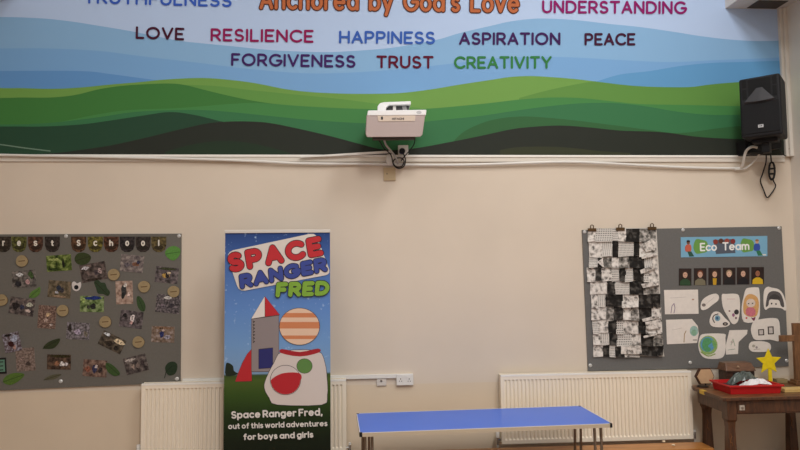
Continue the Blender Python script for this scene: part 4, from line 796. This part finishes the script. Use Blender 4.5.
# ================================================================== DESK
DZ = .65
dw = wood('desk_wood', (58, 36, 24), (96, 62, 40), (14, 14, 2), rough=.4); dtop = wood('desk_top_wood', (74, 48, 30), (128, 88, 54), (2, 12, 12), rough=.4)
dl = PZ(723, 398, DZ); dx0 = dl.x; dyf = dl.y; dx1 = RW-.13; dyb = -.108
dk2 = thing('wooden_desk', 'dark old wooden desk in the right corner below the drawings', 'desk', ((dx0+dx1)/2, (dyf+dyb)/2, 0))
m = MB(); c_ = .05
out = [(dx0, dyf), (dx1, dyf), (dx1, dyb), (dx0+.12, dyb), (dx0+.03, dyb-.04), (dx0, dyb-.12)]
m.prism([Vector((x, y, DZ)) for x, y in out], [Vector((x, y, DZ-.028)) for x, y in out], dtop, dw); m.build('desk_top', parent=dk2, bevel=.006)
m = MB(); v = PZ(703, 389.5, DZ); m.box((dx0-.001, v.y-.07, DZ-.03), (dx0+.03, v.y, DZ+.0006), M('yellow_tape', (206, 170, 66), rough=.4)); m.build('tape', parent=dk2, label='strip of yellow tape on the desk edge')
fx = P(726.5, 420, -dyf-.05).x; bxl = P(702.5, 420, .2).x
lx0 = dx0+.06
def deskleg(x, y, s_=.078):
    m = MB(); h2 = s_/2
    m.box((x-h2, y-h2, DZ-.18), (x+h2, y+h2, DZ-.028), dw)
    for (za, ha), (zb_, hb) in zip(((DZ-.18, h2), (DZ-.2, h2*.78), (DZ-.25, h2*.7), (.1, h2*.9)), ((DZ-.2, h2*.78), (DZ-.25, h2*.7), (.1, h2*.9), (0, h2*.9))):
        m.add([(x-ha, y-ha, za), (x+ha, y-ha, za), (x+ha, y+ha, za), (x-ha, y+ha, za), (x-hb, y-hb, zb_), (x+hb, y-hb, zb_), (x+hb, y+hb, zb_), (x-hb, y+hb, zb_)], [(0, 1, 2, 3), (7, 6, 5, 4), (0, 4, 5, 1), (1, 5, 6, 2), (2, 6, 7, 3), (3, 7, 4, 0)], dw)
    o = m.build('leg', parent=dk2)
    # carved scroll on the front face
    q = [Vector((x-.012+.008*math.cos(a), y-h2*.86, .27+a*.011+.01*math.sin(a*1.5))) for a in [k*.4 for k in range(22)]]
    m = MB(); m.tube(q, .003, M('carving', (124, 84, 52), rough=.4), n=5)
    m.build('carving', parent=o)
yl0, yl1 = dyf+.075, -.147
deskleg(max(fx+.04, dx0+.07), yl0); deskleg(max(bxl+.07, dx0+.07), yl1, .075); deskleg(dx1-.09, yl0); deskleg(dx1-.09, yl1)
lxa = max(fx+.04, dx0+.07)
m = MB(); m.box((lxa+.03, dyf+.045, DZ-.14), (dx1-.11, dyf+.07, DZ-.028), dw); m.box((lxa-.02, yl0+.03, DZ-.14), (lxa+.0, yl1-.03, DZ-.028), dw); m.box((lxa, yl1-.01, DZ-.14), (dx1-.11, yl1+.012, DZ-.028), dw); m.build('apron', parent=dk2)
m = MB(); m.box((lxa+.045, dyf+.036, DZ-.128), (dx1-.16, dyf+.045, DZ-.036), dw); o = m.build('drawer', parent=dk2, bevel=.003)
kv = P(741.6, 407.6, -dyf-.036); m = MB(); m.box((kv.x-.02, dyf+.028, kv.z-.02), (kv.x+.02, dyf+.036, kv.z+.02), M('tag_white', (188, 178, 164), rough=.5)); m.lathe([(.008, 0), (.008, .012)], M('tag_grey', (120, 110, 100), rough=.4), T=Matrix.Translation((kv.x, dyf+.028, kv.z)) @ Matrix.Rotation(math.pi/2, 4, 'X'), n=12); m.build('lock_plate', parent=o, label='pale square lock plate')
# red tray
TZ = DZ+.001
tr0 = PZ(731, 394.5, TZ); trx0 = tr0.x; tryf = tr0.y
trx1 = PZ(777.5, 392.5, TZ).x; th = .072; tryb = tryf+.25
rm = M('tray_red', (186, 34, 36), rough=.3)
ry_ = thing('red_tray', 'red plastic tray of papers on the dark desk', 'tray', ((trx0+trx1)/2, (tryf+tryb)/2, TZ))
def frus(mb, a, b, za, zb_, e, mat, inner=None):
    lo = [Vector((a[0], a[1], za)), Vector((b[0], a[1], za)), Vector((b[0], b[1], za)), Vector((a[0], b[1], za))]
    hi = [Vector((a[0]-e, a[1]-e, zb_)), Vector((b[0]+e, a[1]-e, zb_)), Vector((b[0]+e, b[1]+e, zb_)), Vector((a[0]-e, b[1]+e, zb_))]
    mb.add(lo+hi, [(0, 1, 5, 4), (1, 2, 6, 5), (2, 3, 7, 6), (3, 0, 4, 7)], mat); return lo, hi
m = MB(); lo, hi = frus(m, (trx0, tryf), (trx1, tryb), TZ, TZ+th, .012, rm); m.face([lo[3], lo[2], lo[1], lo[0]], rm)
lo2, hi2 = frus(m, (trx0+.004, tryf+.004), (trx1-.004, tryb-.004), TZ+.004, TZ+th, .012, rm); m.face(lo2, rm); m.build('body', parent=ry_)
m = MB(); e_ = .024
ou = [(trx0-e_, tryf-e_), (trx1+e_, tryf-e_), (trx1+e_, tryb+e_), (trx0-e_, tryb+e_)]; inn = [(trx0-.008, tryf-.008), (trx1+.008, tryf-.008), (trx1+.008, tryb+.008), (trx0-.008, tryb+.008)]
for z, fl in ((TZ+th, 0), (TZ+th-.012, 1)):
    pass
vs = [(x, y, TZ+th) for x, y in ou]+[(x, y, TZ+th) for x, y in inn]+[(x, y, TZ+th-.014) for x, y in ou]+[(x, y, TZ+th-.014) for x, y in inn]
fs = []
for k in range(4):
    j = (k+1) % 4; fs += [(k, j, 4+j, 4+k), (8+k, 12+k, 12+j, 8+j), (k, 8+k, 8+j, j), (4+k, 4+j, 12+j, 12+k)]
m.add(vs, fs, rm); m.build('rim', parent=ry_, bevel=.003)
# contents
random.seed(5)
def heap(name, x0, x1, y0, y1, z0, hgt, mat, lab, cat, seed, nx=12, ny=8):
    rr = random.Random(seed); m = MB(); vs = []; fs = []
    for j in range(ny+1):
        for i in range(nx+1):
            u, v = i/nx, j/ny; f_ = (math.sin(math.pi*min(1, u*1.02))**.6)*(math.sin(math.pi*(.15+.7*v)))
            vs.append((x0+(x1-x0)*u+rr.uniform(-.006, .006), y0+(y1-y0)*v+rr.uniform(-.006, .006), z0+hgt*f_*(.8+.35*rr.random())))
    for j in range(ny):
        for i in range(nx): k = j*(nx+1)+i; fs.append((k, k+1, k+nx+2, k+nx+1))
    m.add(vs, fs, mat); o = m.build(name, origin=((x0+x1)/2, (y0+y1)/2, z0)); sd = o.modifiers.new('thick', 'SOLIDIFY'); sd.thickness = .0015; tag(o, lab, cat); return o
wv = (trx1-trx0)
m = MB(); m.box((trx0+.02, tryf+.03, TZ+.006), (trx0+.14, tryb-.02, TZ+.05), M('folder_dark', (58, 52, 54), rough=.5)); tag(m.build('dark_folder', origin=(trx0+.11, tryf+.15, TZ+.006)), 'dark flat folder in the left of the red tray', 'folder')
heap('crumpled_paper', trx0+.15, trx1-.012, tryf+.02, tryf+.13, TZ+.045, .062, M('paper_white', (226, 224, 226), rough=.7), 'crumpled white paper heaped in the red tray', 'paper', 3)
heap('plastic_wallet', trx0+.1, trx1-.04, tryf+.14, tryb-.01, TZ+.045, .098, M('wallet_grey', (88, 96, 92), rough=.22, noise=.4, nscale=14), 'grey-green plastic wallet bulging at the back of the red tray', 'wallet', 8)
# box with lid
bxa = PZ(737, 381, DZ+.0); bA = P(735.5, 380, .19); bB = P(755.5, 380, .24)
wx = thing('wooden_box', 'dark brown lidded wooden box at the back of the desk', 'box', ((bA.x+bB.x)/2, -.2, DZ))
bz1 = P(740, 367.5, .19).z; bw = wood('box_wood', (50, 32, 24), (78, 52, 38), (3, 12, 12))
bxL = P(726, 372, .24).x
m = MB(); m.box((bxL, -.25, DZ+.001), (bB.x-.01, -.12, bz1-.02), bw); m.build('body', parent=wx, bevel=.004)
m = MB(); m.add([(bxL-.008, -.26, bz1-.02), (bB.x, -.26, bz1-.02), (bB.x, -.112, bz1-.02), (bxL-.008, -.112, bz1-.02), (bxL+.01, -.222, bz1+.045), (bB.x-.02, -.222, bz1+.045), (bB.x-.02, -.12, bz1+.045), (bxL+.01, -.12, bz1+.045)], [(3, 2, 1, 0), (4, 5, 6, 7), (0, 1, 5, 4), (1, 2, 6, 5), (2, 3, 7, 6), (3, 0, 4, 7)], wood('lid_wood', (84, 58, 42), (116, 82, 60), (3, 12, 12))); m.build('lid', parent=wx, bevel=.004)
m = MB(); v = P(739.6, 364.6, .27); m.lathe([(.009, 0), (.012, .008), (.007, .014)], M('box_knob', (150, 124, 100), rough=.4), T=Matrix.Translation((v.x, -.242, bz1+.012)) @ Matrix.Rotation(math.radians(57), 4, 'X'), n=12); m.build('knob', parent=wx)
m = MB(); m.box((P(735, 375, .28).x, -.2522, DZ+.006), (bB.x-.018, -.25, bz1-.03), M('box_front', (38, 30, 28), rough=.5)); m.build('front_panel', parent=wx)
# hexagon
hx = thing('hexagon_ornament', 'pale wooden hexagon with a dark rim standing at the left of the desk', 'ornament', (PZ(704, 386.5, DZ).x, -.15, DZ))
hy = .165
hpx = [(695.8, 376.6), (700, 368.6), (710.8, 368.3), (714.6, 376.4), (711, 384.2), (700.2, 384.5)]
m = MB(); slab(m, hpx, hy, hy-.03, M('hex_rim', (74, 48, 34), rough=.5)); m.build('rim', parent=hx, bevel=.003)
m = MB(); slab(m, [(x*.88+705*.12+.4, y*.88+376.5*.12) for x, y in hpx], hy+.002, hy, M('hex_face', (196, 160, 124), rough=.6, noise=.06, nscale=30)); m.build('face', parent=hx)
v = PZ(703.5, 387.2, DZ); m = MB(); m.lathe([(.045, 0), (.05, .006), (.042, .012), (.02, .014)], M('dish_dark', (40, 30, 26), rough=.4), T=Matrix.Translation((v.x, -.228, DZ+.0005)) @ Matrix.Scale(.8, 4, (0, 1, 0)), n=24)
m.lathe([(.006, .012), (.007, .03)], M('dish_dark', (0, 0, 0)), T=Matrix.Translation((v.x+.025, -.228, DZ)), n=10)
tag(m.build('small_dish', smooth=True, origin=(v.x, -.228, DZ)), 'small dark round dish in front of the wooden hexagon', 'dish')
# star
sd_ = .17; sc = (769, 361.8); st = thing('yellow_star', 'bright yellow star on a stick behind the red tray', 'star', PZ(770, 380, DZ) if False else (P(770, 378, sd_).x, -sd_, DZ))
pts = []
for k in range(10):
    a = math.radians(-90+36*k-2); r = 13.2 if k % 2 == 0 else 6.0; pts.append((sc[0]+r*.98*math.cos(a), sc[1]+r*math.sin(a)))
m = MB(); slab(m, pts, sd_+.012, sd_, M('star_yellow', (226, 200, 30), rough=.5, noise=.12, nscale=22)); m.build('star_shape', parent=st, bevel=.002)
m = MB(); a = P(769.8, 366, sd_+.006); m.box((a.x-.016, -sd_-.008, DZ+.01), (a.x+.016, -sd_+.004 if False else -sd_, a.z), M('star_yellow', (0, 0, 0))); m.build('stick', parent=st)
m = MB(); m.box((a.x-.045, -sd_-.035, DZ+.001), (a.x+.06, -sd_+.03, DZ+.012), dtop); m.build('base', parent=st)
# tan block and plank
a, b = P(775, 384, .12), P(785.5, 378.5, .12)
m = MB(); m.box((a.x, -.15, DZ+.001), (b.x, -.09, b.z), M('block_tan', (142, 124, 88), rough=.6, noise=.1, nscale=20)); tag(m.build('tan_block', bevel=.003, origin=((a.x+b.x)/2, -.12, DZ)), 'small tan block right behind the yellow star stick', 'block')
a = PZ(785, 392.8, DZ); b = PZ(800, 392.6, DZ)
m = MB(); m.box((a.x, a.y, DZ+.001), (min(b.x+.2, dx1-.02), a.y+.09, DZ+.03), wood('plank_pale', (190, 156, 92), (214, 184, 122), (2, 14, 14))); tag(m.build('pale_plank', bevel=.003, origin=(a.x+.2, a.y, DZ)), 'pale yellow wooden strip on the desk right of the red tray', 'plank')
# cross
cr_d = .2; cx0 = P(793.6, 350, cr_d).x; cxx = cx0+.033; zt = P(797, 323, cr_d).z; za = P(790, 338.2, cr_d).z; xa = P(779.5, 338, cr_d).x
ct = thing('wooden_cross', 'brown wooden cross standing on the desk at the right edge', 'cross', (cxx, -cr_d, DZ))
cw = wood('cross_wood', (96, 64, 38), (132, 92, 58), (12, 12, 2))
m = MB(); m.box((cx0, -cr_d-.016, DZ+.04), (cx0+.066, -cr_d+.016, zt), cw); m.build('upright', parent=ct, bevel=.003)
al = cx0-xa
m = MB(); m.box((xa, -cr_d-.018, za-.027), (cx0+.066+al, -cr_d-.0161+.03, za+.027), cw); m.build('crossbar', parent=ct, bevel=.003)
m = MB(); m.box((cx0-.03, -cr_d-.06, DZ+.001), (cx0+.1, -cr_d+.06, DZ+.022), cw); m.box((cx0-.015, -cr_d-.045, DZ+.022), (cx0+.085, -cr_d+.045, DZ+.04), cw); m.build('base', parent=ct, bevel=.003)
